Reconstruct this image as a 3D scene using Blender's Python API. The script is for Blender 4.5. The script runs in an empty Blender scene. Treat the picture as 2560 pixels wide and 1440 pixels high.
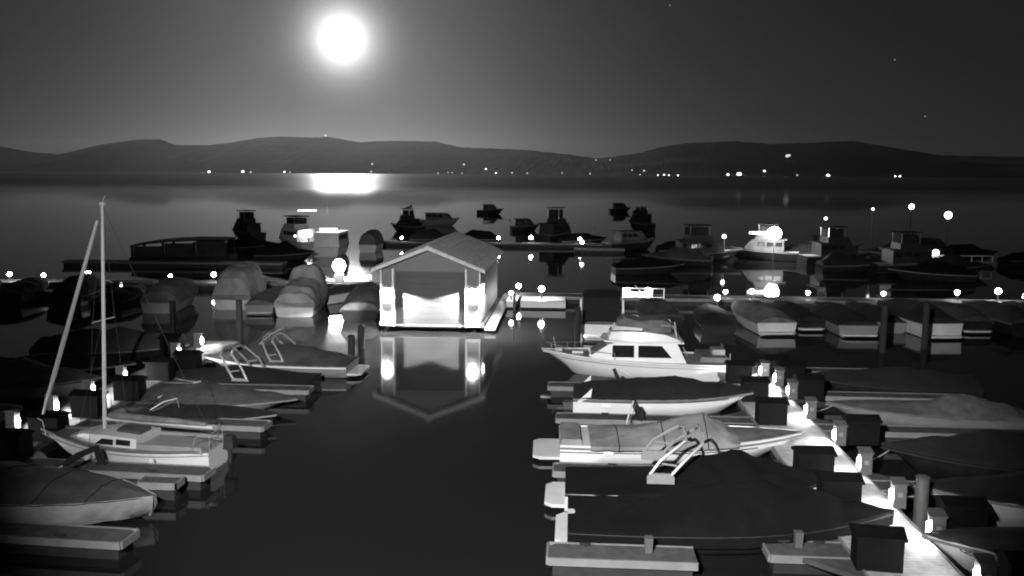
import bpy, bmesh, math, random
from mathutils import Vector, Matrix, noise as mnoise
random.seed(7)
R = math.radians
SC = bpy.context.scene
COL = SC.collection

# ------------------------------------------------------------------ camera
cam_d = bpy.data.cameras.new('camera'); cam = bpy.data.objects.new('camera', cam_d); COL.objects.link(cam)
cam_d.sensor_width = 36.0; cam_d.lens = 36.0*2200/2560; cam_d.clip_start = 0.5; cam_d.clip_end = 60000
_th, _yaw, _roll = R(7.4325), R(3.8678), R(0.36)
_fw = Vector((-math.sin(_yaw)*math.cos(_th), math.cos(_yaw)*math.cos(_th), -math.sin(_th)))
_rt = Vector((math.cos(_yaw), math.sin(_yaw), 0)); _up = _rt.cross(_fw)
_rt2 = _rt*math.cos(_roll)+_up*math.sin(_roll); _up2 = -_rt*math.sin(_roll)+_up*math.cos(_roll)
_m = Matrix((_rt2, _up2, -_fw)).transposed().to_4x4(); _m.translation = Vector((0, 0, 9)); cam.matrix_world = _m
SC.camera = cam

# ------------------------------------------------------------------ world: moonlit sky
MOON = Vector((-0.24960, 0.95786, 0.14212)).normalized()
MOON_EL = math.asin(MOON.z); MOON_AZ = math.atan2(MOON.x, MOON.y)
w = bpy.data.worlds.new('World'); SC.world = w; w.use_nodes = True
nt = w.node_tree; N = nt.nodes; Lk = nt.links
bg = N['Background']
sky = N.new('ShaderNodeTexSky'); sky.sky_type = 'NISHITA'; sky.sun_disc = False
sky.sun_elevation = MOON_EL; sky.sun_rotation = MOON_AZ
sky.air_density = 1.0; sky.dust_density = 4.0; sky.ozone_density = 1.0; sky.altitude = 1900
bw = N.new('ShaderNodeRGBToBW')           # the camera records the night in black and white
Lk.new(sky.outputs[0], bw.inputs[0])
# misty corona and lens glare painted round the moon, added to the clear-sky radiance
tc = N.new('ShaderNodeTexCoord')
dt = N.new('ShaderNodeVectorMath'); dt.operation = 'DOT_PRODUCT'; dt.inputs[1].default_value = MOON
nrm = N.new('ShaderNodeVectorMath'); nrm.operation = 'NORMALIZE'
Lk.new(tc.outputs['Generated'], nrm.inputs[0]); Lk.new(nrm.outputs[0], dt.inputs[0])
ac = N.new('ShaderNodeMath'); ac.operation = 'ARCCOSINE'; Lk.new(dt.outputs['Value'], ac.inputs[0])
def expo(width, amp):
    a = N.new('ShaderNodeMath'); a.operation = 'MULTIPLY'; a.inputs[1].default_value = -1.0/width
    Lk.new(ac.outputs[0], a.inputs[0])
    b = N.new('ShaderNodeMath'); b.operation = 'EXPONENT'; Lk.new(a.outputs[0], b.inputs[0])
    c = N.new('ShaderNodeMath'); c.operation = 'MULTIPLY'; c.inputs[1].default_value = amp
    Lk.new(b.outputs[0], c.inputs[0]); return c
e1 = expo(0.014, 5.0); e2 = expo(0.10, 0.17); AIRGLOW = 0.005
SKY_STRENGTH = 0.0018
ms = N.new('ShaderNodeMath'); ms.operation = 'MULTIPLY'; ms.inputs[1].default_value = SKY_STRENGTH
Lk.new(bw.outputs[0], ms.inputs[0])
mz = N.new('ShaderNodeTexNoise'); mz.inputs['Scale'].default_value = 7.0; mz.inputs['Detail'].default_value = 5; mz.inputs['Distortion'].default_value = .6
Lk.new(nrm.outputs[0], mz.inputs['Vector'])
mq = N.new('ShaderNodeMapRange'); mq.inputs['From Min'].default_value = .3; mq.inputs['From Max'].default_value = .7
mq.inputs['To Min'].default_value = .82; mq.inputs['To Max'].default_value = 1.18; Lk.new(mz.outputs[0], mq.inputs[0])   # thin uneven mist
e2m = N.new('ShaderNodeMath'); e2m.operation = 'MULTIPLY'; Lk.new(e2.outputs[0], e2m.inputs[0]); Lk.new(mq.outputs[0], e2m.inputs[1]); e2 = e2m
s1 = N.new('ShaderNodeMath'); s1.operation = 'ADD'; s2 = N.new('ShaderNodeMath'); s2.operation = 'ADD'
Lk.new(e1.outputs[0], s1.inputs[0]); Lk.new(e2.outputs[0], s1.inputs[1])
Lk.new(s1.outputs[0], s2.inputs[0]); Lk.new(ms.outputs[0], s2.inputs[1])
s3 = N.new('ShaderNodeMath'); s3.operation = 'ADD'; s3.inputs[1].default_value = AIRGLOW; Lk.new(s2.outputs[0], s3.inputs[0])   # faint even airglow
Lk.new(s3.outputs[0], bg.inputs['Color']); bg.inputs['Strength'].default_value = 1.0

# ------------------------------------------------------------------ moonlight (the one sun lamp)
sd = bpy.data.lights.new('moonlight', 'SUN'); so = bpy.data.objects.new('moonlight', sd); COL.objects.link(so)
sd.energy = 0.34; sd.angle = R(3.0)
so.rotation_euler = (-MOON).to_track_quat('-Z', 'Y').to_euler()
# floodlight on the shore building behind the camera: it lights the hull sides
fd = bpy.data.lights.new('shore_flood_beam', 'SPOT'); fo = bpy.data.objects.new('shore_flood_beam', fd); COL.objects.link(fo)
fd.energy = 80000; fd.spot_size = R(56); fd.spot_blend = 0.65; fd.shadow_soft_size = 0.12
FLOOD = Vector((-4.5, -3.0, 14.0)); fo.location = FLOOD
fo.rotation_euler = (Vector((-0.7, 39, 0.5))-FLOOD).to_track_quat('-Z', 'Y').to_euler()

SC.view_settings.view_transform = 'Standard'; SC.view_settings.look = 'None'
SC.view_settings.exposure = 0; SC.view_settings.gamma = 1; SC.view_settings.use_curve_mapping = False
cy = SC.cycles
cy.max_bounces = 6; cy.diffuse_bounces = 2; cy.glossy_bounces = 3; cy.volume_bounces = 0; cy.sample_clamp_indirect = 3
cy.caustics_reflective = False; cy.caustics_refractive = False; cy.use_denoising = True; cy.filter_width = 2.0   # a soft night lens

# ------------------------------------------------------------------ materials
def mat(name, v, rough=0.55, var=0.12, scale=3.0, bump=0.0, bscale=20.0, metal=0.0, spec=0.4, coat=0.0):
    m = bpy.data.materials.new(name); m.use_nodes = True
    n = m.node_tree.nodes; l = m.node_tree.links; p = n['Principled BSDF']
    p.inputs['Roughness'].default_value = rough; p.inputs['Metallic'].default_value = metal
    p.inputs['Specular IOR Level'].default_value = spec; p.inputs['Coat Weight'].default_value = coat
    t = n.new('ShaderNodeTexCoord')
    nz = n.new('ShaderNodeTexNoise'); nz.inputs['Scale'].default_value = scale; nz.inputs['Detail'].default_value = 5
    l.new(t.outputs['Object'], nz.inputs['Vector'])
    mr = n.new('ShaderNodeMapRange'); mr.inputs['From Min'].default_value = 0.3; mr.inputs['From Max'].default_value = 0.7
    mr.inputs['To Min'].default_value = v*(1-var); mr.inputs['To Max'].default_value = v*(1+var)
    l.new(nz.outputs[0], mr.inputs[0]); l.new(mr.outputs[0], p.inputs['Base Color'])
    if bump:
        nb = n.new('ShaderNodeTexNoise'); nb.inputs['Scale'].default_value = bscale; nb.inputs['Detail'].default_value = 4
        l.new(t.outputs['Object'], nb.inputs['Vector'])
        b = n.new('ShaderNodeBump'); b.inputs['Strength'].default_value = bump; b.inputs['Distance'].default_value = 0.05
        l.new(nb.outputs[0], b.inputs['Height']); l.new(b.outputs[0], p.inputs['Normal'])
    return m
def emit(name, s):
    m = bpy.data.materials.new(name); m.use_nodes = True
    n = m.node_tree.nodes; l = m.node_tree.links; n.remove(n['Principled BSDF'])
    e = n.new('ShaderNodeEmission'); e.inputs['Strength'].default_value = s; e.inputs['Color'].default_value = (1, 1, 1, 1)
    l.new(e.outputs[0], n['Material Output'].inputs[0]); return m
M = dict(
    gel=mat('white_gelcoat', .72, .3, .05, 1.5, spec=.5, coat=.3), gel3=mat('chalky_gelcoat', .47, .4, .08, 2), gel2=mat('worn_gelcoat', .55, .4, .1, 2),
    palehull=mat('canvas_side', .17, .85, .22, 1.6, .5, 7), greyhull=mat('grey_gelcoat', .2, .4, .1, 2), darkhull=mat('dark_gelcoat', .018, .25, .2, 2, spec=.5),
    covl=mat('pale_canvas', .19, .85, .34, 1.3, .8, 5), covp=mat('bleached_canvas', .27, .85, .34, 1.3, .8, 5), covm=mat('mid_canvas', .10, .9, .34, 2.2, .5, 6),
    covg=mat('grey_canvas', .045, .9, .34, 1.3, .8, 5), covk=mat('black_canvas', .0035, .95, .3, 2.0, .5, 6, spec=.15), covd=mat('dark_canvas', .008, .9, .34, 2.0, .5, 6),
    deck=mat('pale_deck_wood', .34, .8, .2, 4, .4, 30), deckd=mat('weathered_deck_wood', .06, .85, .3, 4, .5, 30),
    strip=mat('vinyl_bumper', .17, .6, .15, 3), flt=mat('dark_float', .02, .7, .2, 3),
    box=mat('dark_locker_plastic', .0045, .8, .2, 4, spec=.1), ped=mat('grey_pedestal_plastic', .08, .6, .08, 5),
    pile=mat('dark_piling', .02, .8, .35, 5, .6, 14), towm=mat('tower_metal', .3, .4, .08, 6, metal=.3), alu=mat('brushed_metal', .55, .35, .08, 6, metal=.75),
    mast=mat('pale_mast_metal', .4, .5, .06, 5), dcab=mat('dark_cabin_paint', .018, .5, .1, 3), glass=mat('tinted_glass', .012, .06, .1, 3, spec=.6),
    black=mat('black_rubber', .012, .7, .2, 6), white=mat('white_paint', .75, .5, .05, 3),
    wall=mat('house_siding', .13, .6, .05, 3), doorm=mat('door_paint', .052, .6, .05, 3), jamb=mat('dark_jamb_paint', .011, .7, .1, 3), trim=mat('grey_trim', .2, .7, .1, 3), roof=mat('weathered_shake', .58, .85, .22, 5, .7, 18),
    stripe=mat('sheer_stripe', .1, .5, .1, 3), teak=mat('teak', .14, .7, .25, 6), hill=mat('forest', .03, .95, .4, .004),
    whip=mat('whip_pole', .7, .4, .05, 5), shore=mat('shore_gravel', .1, .95, .3, 1.5, .4, 10),
    rope2=mat('dark_webbing', .009, .9, .2, 9), rope=mat('rope', .3, .9, .1, 9), fend=mat('fender_vinyl', .5, .4, .08, 5), flag=mat('flag_cloth', .05, .9, .2, 3),
    moon=emit('moon_glow', 9.0), globe=emit('lamp_globe', 95.0), pan=emit('pedestal_lens', 620.0), spotl=emit('flood_lens', 120.0),
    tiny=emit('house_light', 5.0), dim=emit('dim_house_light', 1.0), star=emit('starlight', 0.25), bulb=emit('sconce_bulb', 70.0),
)
# plank seams in the dock boards
def plankify(m, sc):
    n = m.node_tree.nodes; l = m.node_tree.links; p = n['Principled BSDF']
    t = n.new('ShaderNodeTexCoord'); wv = n.new('ShaderNodeTexWave'); wv.wave_type = 'BANDS'; wv.bands_direction = 'Y'
    wv.inputs['Scale'].default_value = sc; wv.inputs['Distortion'].default_value = 0.1
    l.new(t.outputs['Object'], wv.inputs['Vector'])
    mr = n.new('ShaderNodeMapRange'); mr.inputs['From Min'].default_value = 0; mr.inputs['From Max'].default_value = .12
    mr.inputs['To Min'].default_value = .72; mr.inputs['To Max'].default_value = 1; l.new(wv.outputs[1], mr.inputs[0])
    mu = n.new('ShaderNodeMath'); mu.operation = 'MULTIPLY'
    src = p.inputs['Base Color'].links[0].from_socket
    l.new(src, mu.inputs[0]); l.new(mr.outputs[0], mu.inputs[1]); l.new(mu.outputs[0], p.inputs['Base Color'])
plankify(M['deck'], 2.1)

# ------------------------------------------------------------------ mesh helpers
class MB:
    def __init__(s): s.v = []; s.f = []
    def add(s, vs, fs):
        o = len(s.v); s.v += [tuple(x) for x in vs]; s.f += [tuple(i+o for i in f) for f in fs]; return s
    def box(s, x0, x1, y0, y1, z0, z1):
        return s.add([(x0,y0,z0),(x1,y0,z0),(x1,y1,z0),(x0,y1,z0),(x0,y0,z1),(x1,y0,z1),(x1,y1,z1),(x0,y1,z1)],
                     [(0,3,2,1),(4,5,6,7),(0,1,5,4),(1,2,6,5),(2,3,7,6),(3,0,4,7)])
    def frus(s, a, b, z0, z1):   # a, b = (x0,x1,y0,y1) bottom and top
        return s.add([(a[0],a[2],z0),(a[1],a[2],z0),(a[1],a[3],z0),(a[0],a[3],z0),(b[0],b[2],z1),(b[1],b[2],z1),(b[1],b[3],z1),(b[0],b[3],z1)],
                     [(0,3,2,1),(4,5,6,7),(0,1,5,4),(1,2,6,5),(2,3,7,6),(3,0,4,7)])
    def prism_y(s, prof, y0, y1):   # profile of (x,z), extruded along y
        n = len(prof); vs = [(x,y0,z) for x,z in prof]+[(x,y1,z) for x,z in prof]
        return s.add(vs, [tuple(range(n)), tuple(range(2*n-1, n-1, -1))]+[(i,i+n,(i+1)%n+n,(i+1)%n) for i in range(n)])
    def prism_x(s, prof, x0, x1):
        n = len(prof); vs = [(x0,y,z) for y,z in prof]+[(x1,y,z) for y,z in prof]
        return s.add(vs, [tuple(range(n-1,-1,-1)), tuple(range(n, 2*n))]+[(i,(i+1)%n,(i+1)%n+n,i+n) for i in range(n)])
    def prism_z(s, prof, z0, z1):
        n = len(prof); vs = [(x,y,z0) for x,y in prof]+[(x,y,z1) for x,y in prof]
        return s.add(vs, [tuple(range(n-1,-1,-1)), tuple(range(n, 2*n))]+[(i,(i+1)%n,(i+1)%n+n,i+n) for i in range(n)])
    def loft(s, rings, closed=False, caps=True):
        n = len(rings[0]); vs = [p for r in rings for p in r]; fs = []
        for i in range(len(rings)-1):
            for j in range(n if closed else n-1):
                a = i*n+j; b = i*n+(j+1)%n; fs.append((a, b, b+n, a+n))
        if caps: fs += [tuple(range(n-1,-1,-1)), tuple(range((len(rings)-1)*n, len(rings)*n))]
        return s.add(vs, fs)
    def tube(s, pts, r, n=6):
        pts = [Vector(p) for p in pts]; rs = r if isinstance(r, (list, tuple)) else [r]*len(pts); rings = []
        for i, p in enumerate(pts):
            d = (pts[min(i+1,len(pts)-1)]-pts[max(i-1,0)]).normalized()
            a = d.cross(Vector((0,0,1)))
            if a.length < 1e-3: a = d.cross(Vector((1,0,0)))
            a.normalize(); b = d.cross(a)
            rings.append([p+(a*math.cos(k*2*math.pi/n)+b*math.sin(k*2*math.pi/n))*rs[i] for k in range(n)])
        return s.loft(rings, True)
    def ball(s, c, r, n=10, m=6, sz=1.0):
        c = Vector(c); rings = []
        for i in range(m+1):
            a = math.pi*i/m; rr = max(math.sin(a), .02)*r
            rings.append([c+Vector((rr*math.cos(2*math.pi*k/n), rr*math.sin(2*math.pi*k/n), -math.cos(a)*r*sz)) for k in range(n)])
        return s.loft(rings, True)
def build(name, mb, m, parent=None, loc=(0,0,0), rz=0, smooth=35):
    me = bpy.data.meshes.new(name); me.from_pydata(mb.v, [], mb.f); me.validate()
    bm = bmesh.new(); bm.from_mesh(me); bmesh.ops.recalc_face_normals(bm, faces=bm.faces); bm.to_mesh(me); bm.free()
    if smooth:
        me.shade_smooth(); me.set_sharp_from_angle(angle=R(smooth))
    me.materials.append(M[m] if isinstance(m, str) else m)
    o = bpy.data.objects.new(name, me); COL.objects.link(o); o.location = loc; o.rotation_euler = (0,0,rz)
    if parent: o.parent = parent
    return o
def tag(o, label=None, cat=None, group=None, kind=None):
    if label: o['label'] = label
    if cat: o['category'] = cat
    if group: o['group'] = group
    if kind: o['kind'] = kind
    return o
def thing(name, label, cat, loc=(0,0,0), rz=0, group=None):
    o = bpy.data.objects.new(name, None); COL.objects.link(o); o.empty_display_size = .2
    o.location = loc; o.rotation_euler = (0,0,rz); return tag(o, label, cat, group)
def copy_tree(o, loc=None, rz=None, label=None):
    c = o.copy(); COL.objects.link(c)
    for ch in list(o.children):
        d = ch.copy(); COL.objects.link(d); d.parent = c
        for g in list(ch.children):
            e = g.copy(); COL.objects.link(e); e.parent = d
    if loc is not None: c.location = loc
    if rz is not None: c.rotation_euler = (0,0,rz)
    if label: c['label'] = label
    return c
def interp(prof, t):
    for (a, ha), (b, hb) in zip(prof, prof[1:]):
        if t <= b:
            k = (t-a)/max(b-a, 1e-6); k = k*k*(3-2*k) if abs(hb-ha) > .15 else k
            return ha+(hb-ha)*k
    return prof[-1][1]

# ------------------------------------------------------------------ setting
# water: calm inside the harbour, wind-ruffled farther out
wm = bpy.data.materials.new('lake_water'); wm.use_nodes = True
n = wm.node_tree.nodes; l = wm.node_tree.links; p = n['Principled BSDF']
p.inputs['Base Color'].default_value = (.011,.011,.011,1); p.inputs['IOR'].default_value = 1.33; p.inputs['Specular IOR Level'].default_value = .5
geo = n.new('ShaderNodeNewGeometry'); sx = n.new('ShaderNodeSeparateXYZ'); l.new(geo.outputs['Position'], sx.inputs[0])
def mrange(src, a, b, c, d, smooth=True):
    q = n.new('ShaderNodeMapRange'); q.interpolation_type = 'SMOOTHSTEP' if smooth else 'LINEAR'
    for k, v in zip(('From Min','From Max','To Min','To Max'), (a,b,c,d)): q.inputs[k].default_value = v
    l.new(src, q.inputs[0]); return q.outputs[0]
r1 = mrange(sx.outputs['Y'], 40, 64, .06, .042); r2 = mrange(sx.outputs['Y'], 240, 640, 0, .25)
ra = n.new('ShaderNodeMath'); ra.operation = 'ADD'; l.new(r1, ra.inputs[0]); l.new(r2, ra.inputs[1]); rough = ra.outputs[0]
l.new(rough, p.inputs['Roughness'])
mp = n.new('ShaderNodeMapping'); mp.inputs['Scale'].default_value = (.8, .35, 1); l.new(geo.outputs['Position'], mp.inputs[0])
nz = n.new('ShaderNodeTexNoise'); nz.inputs['Scale'].default_value = 1.0; nz.inputs['Detail'].default_value = 4; l.new(mp.outputs[0], nz.inputs[0])
bp = n.new('ShaderNodeBump'); bp.inputs['Distance'].default_value = .02; l.new(nz.outputs[0], bp.inputs['Height'])
bp.inputs['Strength'].default_value = .15
l.new(bp.outputs[0], p.inputs['Normal'])
wb = MB(); wb.add([(-9000,10,0),(9000,10,0),(9000,9000,0),(-9000,9000,0)], [(0,1,2,3)])
tag(build('water', wb, wm, smooth=0), kind='structure')
sb = MB(); sb.box(-120,120,-80,10,-.8,.9); tag(build('shore_ground', sb, 'shore', smooth=0), kind='structure')

# far shore: wooded ridge
RIDGE = [(-6500,120),(-4833,167),(-4352,190),(-4165,152),(-3882,129),(-3756,139),(-3564,202),(-3313,239),(-3095,246),(-3004,204),(-2727,203),(-2542,224),(-2358,257),(-2175,270),(-1933,262),(-1782,264),(-1573,228),(-1453,237),(-1274,241),(-1006,236),(-829,196),(-446,183),(-299,175),(-7,145),(167,120),(283,132),(484,161),(627,202),(826,234),(1167,247),(1422,228),(1674,238),(1981,253),(2317,198),(2596,154),(2870,150),(3171,146),(3551,131),(5200,120)]
def ridge_h(x):
    for (a,ha),(b,hb) in zip(RIDGE, RIDGE[1:]):
        if x <= b:
            k = (x-a)/(b-a); return ha+(hb-ha)*k
    return 120
def hill_pt(x, s):
    h = ridge_h(x)
    if s <= 1:
        z = h*(s**1.15)+mnoise.noise(Vector((x*.004, s*4, 1)))*26*s*(1-s)*2
        z += (mnoise.noise(Vector((x*.05, s*60, 5)))*2.5+mnoise.noise(Vector((x*.016, s*30, 9)))*3.5)*min(1, s*6)
    else: z = h*(1-(s-1)*.8)
    return (x, 5000+1500*s, max(z, -.5) if s > 0 else -.6)
hb = MB(); NX, NS = 640, 16
rows = []
for i in range(NX+1):
    x = -6400+11500*i/NX
    rows.append([hill_pt(x, s) for s in [-.02, .01, .03, .07, .12, .2, .3, .4, .5, .6, .7, .8, .88, .95, 1.0, 1.3, 1.8]])
hb.loft(rows, False, False)
tag(build('hills', hb, 'hill', smooth=0), kind='structure')

# moon, stars, lights of the far shore
mo = MB(); mo.ball((0,0,0), 1, 32, 20)
moon = build('moon', mo, 'moon', loc=MOON*20000+Vector((0,0,9))); moon.scale = (440,)*3  # ball made oversized so its glow takes in the moon's glare
tag(moon, 'blazing full moon high over the wooded ridge', 'moon')
st = MB(); st.ball((0,0,0), 1, 8, 5); sm = None
STARS = [((0.1007,0.9787,0.1791), 'faint star at the top of the sky above the low gap in the ridge'),
         ((0.3552,0.9328,0.0603), 'faint star low in the sky over the right end of the ridge'),
         ((0.3240,0.9388,0.1168), 'faint star high above the right-hand hills')]
for d, lab in STARS:
    o = build('star', st, 'star') if sm is None else sm.copy()
    if sm is None: sm = o
    else: COL.objects.link(o)
    o.location = Vector(d).normalized()*21000; o.scale = (16,)*3; tag(o, lab, 'star', 'stars')
sl = MB(); sl.ball((0,0,0), 1, 8, 5)
lt_b = build('house_light', sl, 'tiny'); lt_d = build('house_light', sl, 'dim'); used = {}
SHORE = [(-2140,2,3,0),(-2097,5,8,1),(-1898,8,8,1),(-1851,6,5,0),(-1653,8,5,1),(-1620,6,4,0),(-1142,56,6,0),(-1148,13,5,0),(-615,57,6,0),(-490,30,6,1),(-433,8,5,1),(-763,6,4,0),(-706,11,4,0),(-683,9,4,0),(-626,7,4,0),(-342,11,5,0),(-256,10,4,0),(-60,11,4,0),(97,9,4,0),(129,85,4,0),(207,86,4,0),(331,29,5,0),(397,27,6,0),(376,5,4,0),(475,3,4,1),(509,5,5,1),(535,3,4,1),(586,1,4,1),(861,8,7,1),(922,10,14,1),(1059,29,7,1),(1179,113,11,0),(1190,116,9,0),(1238,8,5,0),(1405,7,10,1),(1766,5,5,1),(1791,5,6,1)]
SPECIAL = {922:'largest bright light at the water edge of the far shore', 1179:'paired pale lights high on the right-hand hillside', 1190:'paired pale lights high on the right-hand hillside'}
for x, z, r, b in SHORE:
    src = lt_b if b else lt_d
    if b not in used: o = src; used[b] = 1
    else: o = src.copy(); COL.objects.link(o)
    s = max(0.0, (z/max(ridge_h(x),1))**(1/1.15)); Y = 5000+1500*s-20; k = Y/5000
    o.location = (x*k, Y, max(9+(z-9)*k, r*.6)); o.scale = (r, r, r*.8)
    tag(o, SPECIAL.get(x, 'bright pinpoint house light along the far shore' if b else 'dim pinpoint house light on the far wooded slope'), 'light', 'house lights on the far shore')
obs = thing('hilltop_dome', 'small pale dome building on top of the ridge below the moon', 'building', (-1833,6510,262))
q = MB(); q.frus((-22,22,-14,14),(-18,18,-12,12),-14,9); build('wall', q, 'hill', obs)
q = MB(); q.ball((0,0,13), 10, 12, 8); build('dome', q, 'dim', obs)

# haze: thin moonlit air over the whole lake
hz = MB(); hz.box(-9500,9500,-200,9400,-1.9,330)
hm = bpy.data.materials.new('moonlit_haze'); hm.use_nodes = True
hn = hm.node_tree.nodes; hn.remove(hn['Principled BSDF']); pv = hn.new('ShaderNodeVolumePrincipled')
pv.inputs['Color'].default_value = (.8,.8,.8,1); pv.inputs['Density'].default_value = 3.2e-5; pv.inputs['Anisotropy'].default_value = .85
hm.node_tree.links.new(pv.outputs[0], hn['Material Output'].inputs['Volume'])
tag(build('haze', hz, hm, smooth=0), kind='stuff')

# floodlight fixture on the shore (behind the camera)
fl = thing('floodlight', 'tall shore floodlight on a pole shining out over the harbour', 'floodlight', (FLOOD.x, FLOOD.y-.6, .9))
q = MB(); q.tube([(0,0,0),(0,0,12.9)], [.14,.08], 8); build('pole', q, 'pile', fl)
q = MB(); q.box(-.3,.3,-.1,.3,12.85,13.35); build('lamp_housing', q, 'pile', fl)

# ------------------------------------------------------------------ docks
def dock(name, label, x0, x1, y0, y1, ztop=.5, deckmat='deck', cat='dock', rz=0, pivot=None):
    px, py = pivot or ((x0+x1)/2, y0)
    t = thing(name, label, cat, (px,py,0), rz)
    a, b, c, d = x0-px, x1-px, y0-py, y1-py
    q = MB(); q.box(a,b,c,d,ztop-.14,ztop); build('deck', q, deckmat, t, smooth=0)
    q = MB(); q.box(a+.06,b-.06,c+.06,d-.06,-.35,ztop-.143); build('float', q, 'flt', t, smooth=0)
    q = MB(); q.box(a-.05,a-.003,c-.05,d+.05,ztop-.17,ztop+.02); q.box(b+.003,b+.05,c-.05,d+.05,ztop-.17,ztop+.02)
    q.box(a-.05,b+.05,c-.05,c-.003,ztop-.175,ztop+.022); q.box(a-.05,b+.05,d+.003,d+.05,ztop-.175,ztop+.022)
    build('bumper_strip', q, 'strip', t, smooth=0)
    return t
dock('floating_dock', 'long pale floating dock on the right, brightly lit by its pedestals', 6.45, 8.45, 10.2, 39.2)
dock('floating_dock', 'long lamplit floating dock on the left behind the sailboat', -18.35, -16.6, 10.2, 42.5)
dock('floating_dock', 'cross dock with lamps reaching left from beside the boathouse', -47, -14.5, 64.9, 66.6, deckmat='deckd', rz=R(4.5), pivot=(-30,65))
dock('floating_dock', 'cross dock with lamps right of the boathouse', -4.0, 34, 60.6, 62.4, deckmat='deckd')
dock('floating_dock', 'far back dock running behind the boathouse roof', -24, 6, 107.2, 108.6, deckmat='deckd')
dock('floating_dock', 'low breakwater float before the long covered shelter', -48, -27, 80, 81.4, deckmat='flt', rz=R(2), pivot=(-38,80))
def finger(label, x_root, x_tip, y, wid=.75, tilt=0, z=.45, gus=True):
    sgn = 1 if x_tip > x_root else -1; L = abs(x_tip-x_root)
    t = thing('finger_pier', label, 'finger pier', (x_root,y,0), tilt+(0 if sgn > 0 else math.pi), 'finger piers between the berths')
    h = wid/2
    q = MB(); q.prism_z([(0,-h),(L-.15,-h),(L,-h+.15),(L,h-.15),(L-.15,h),(0,h)], z-.13, z)
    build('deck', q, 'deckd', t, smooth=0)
    q = MB(); q.box(.1,L-.1,-h+.06,h-.06,-.3,z-.133); build('float', q, 'flt', t, smooth=0)
    q = MB(); q.box(.0,L,-h-.05,-h-.003,z-.16,z+.02); q.box(0,L,h+.003,h+.05,z-.16,z+.02); q.box(L+.003,L+.05,-h,h,z-.16,z+.02)
    build('bumper_strip', q, 'strip', t, smooth=0)
    if gus:
        for e in (-1, 1):
            q = MB(); q.prism_z([(0,e*(h+.06)),(1.1,e*(h+.06)),(0,e*(h+1.0))], z-.12, z-.004); build('gusset', q, 'deckd', t, smooth=0)
    for xx in (L*.3, L*.75):
        q = MB(); q.box(xx-.04,xx+.04,-h+.09,-h+.13,z,z+.05); q.box(xx-.13,xx+.13,-h+.085,-h+.135,z+.045,z+.08); build('cleat', q, 'pile', t, smooth=0)
    return t
finger('nearest finger pier, at the bottom centre, with a short pale post on it', 2.9, -.42, 19.2, wid=.8, gus=False)
finger('inner stub of the nearest finger pier where it joins the lit right dock', 6.4, 4.6, 19.75, wid=.8)
finger('finger pier between the dark covered tower boat and the pale ski boat', 6.4, -.41, 24.95)
finger('finger pier between the pale ski boat and the white dark-covered runabout', 6.4, -.43, 30.5)
finger('finger pier between the white cruiser and the runabout with the dark cover', 6.4, -.84, 35.2)
for y, lab in ((29.85,'finger pier right of the lit dock, before the grey hump cover'), (34.6,'second finger pier right of the lit dock, behind the grey hump cover'), (39.0,'farthest finger pier at the dark end right of the lit dock'), (24.2,'finger pier right of the lit dock beside the tall grey post')):
    finger(lab, 8.5, 15.6, y)
for y, lab in ((19.5,'nearest finger pier at the bottom left beside the big pale flanked boat'), (24.05,'finger pier alongside the near side of the sailboat'), (28.9,'finger pier on the far side of the sailboat'), (33.6,'finger pier left row beside the dark boats with towers'), (39.6,'farthest finger pier of the left row by the twin pilings')):
    finger(lab, -16.6, -10.3, y, tilt=R(-3) if y < 30 else 0)

# dock lockers and power pedestals
def make_locker():
    t = thing('dock_box', 'x', 'dock box', group='dark dock boxes')
    q = MB(); q.box(-.48,.48,-.32,.32,0,.72); build('body', q, 'box', t, smooth=0)
    q = MB(); q.prism_x([(-.38,.722),(.38,.722),(.38,.78),(.0,.93),(-.38,.78)], -.53,.53); build('lid', q, 'box', t, smooth=0)
    q = MB(); q.box(-.08,.08,-.40,-.385,.66,.74); build('latch', q, 'box', t, smooth=0)
    return t
ORD = ['first','second','third','fourth','fifth','sixth','seventh','eighth','ninth','tenth','eleventh','twelfth']
lock = make_locker(); first = [True]
def put_locker(x, y, z, rz, label):
    if first[0]: first[0] = False; o = lock; o.location = (x,y,z); o.rotation_euler = (0,0,rz); o['label'] = label
    else: o = copy_tree(lock, (x,y,z), rz, label)
    return o
for i, (x, y, rz) in enumerate([(6.78,18.9,-.1),(6.98,22.4,.0),(6.92,24.6,.06),(6.95,30.1,0),(7.0,33.2,0),(6.95,36.1,0)]):
    put_locker(x, y, .5, rz, ORD[i]+' black dock box from the near end, fairway side of the bright right dock')
for i, (x, y) in enumerate([(9.4,17.75),(9.4,20.9),(9.35,28.1),(9.2,33.8),(9.1,36.2),(8.75,37.4)]):
    put_locker(x, y, .5, 0, ORD[i]+' black dock box from the near end, outer side of the bright right dock')
for i, (x, y) in enumerate([(-16.5,24.2),(-16.55,26.2),(-16.75,28.9),(-16.45,31.2),(-16.8,34.4),(-16.3,35.9),(-18.7,39.6)]):
    put_locker(x, y, .5, 0, ORD[i]+' black dock box from the near end of the left lamplit dock')
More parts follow.
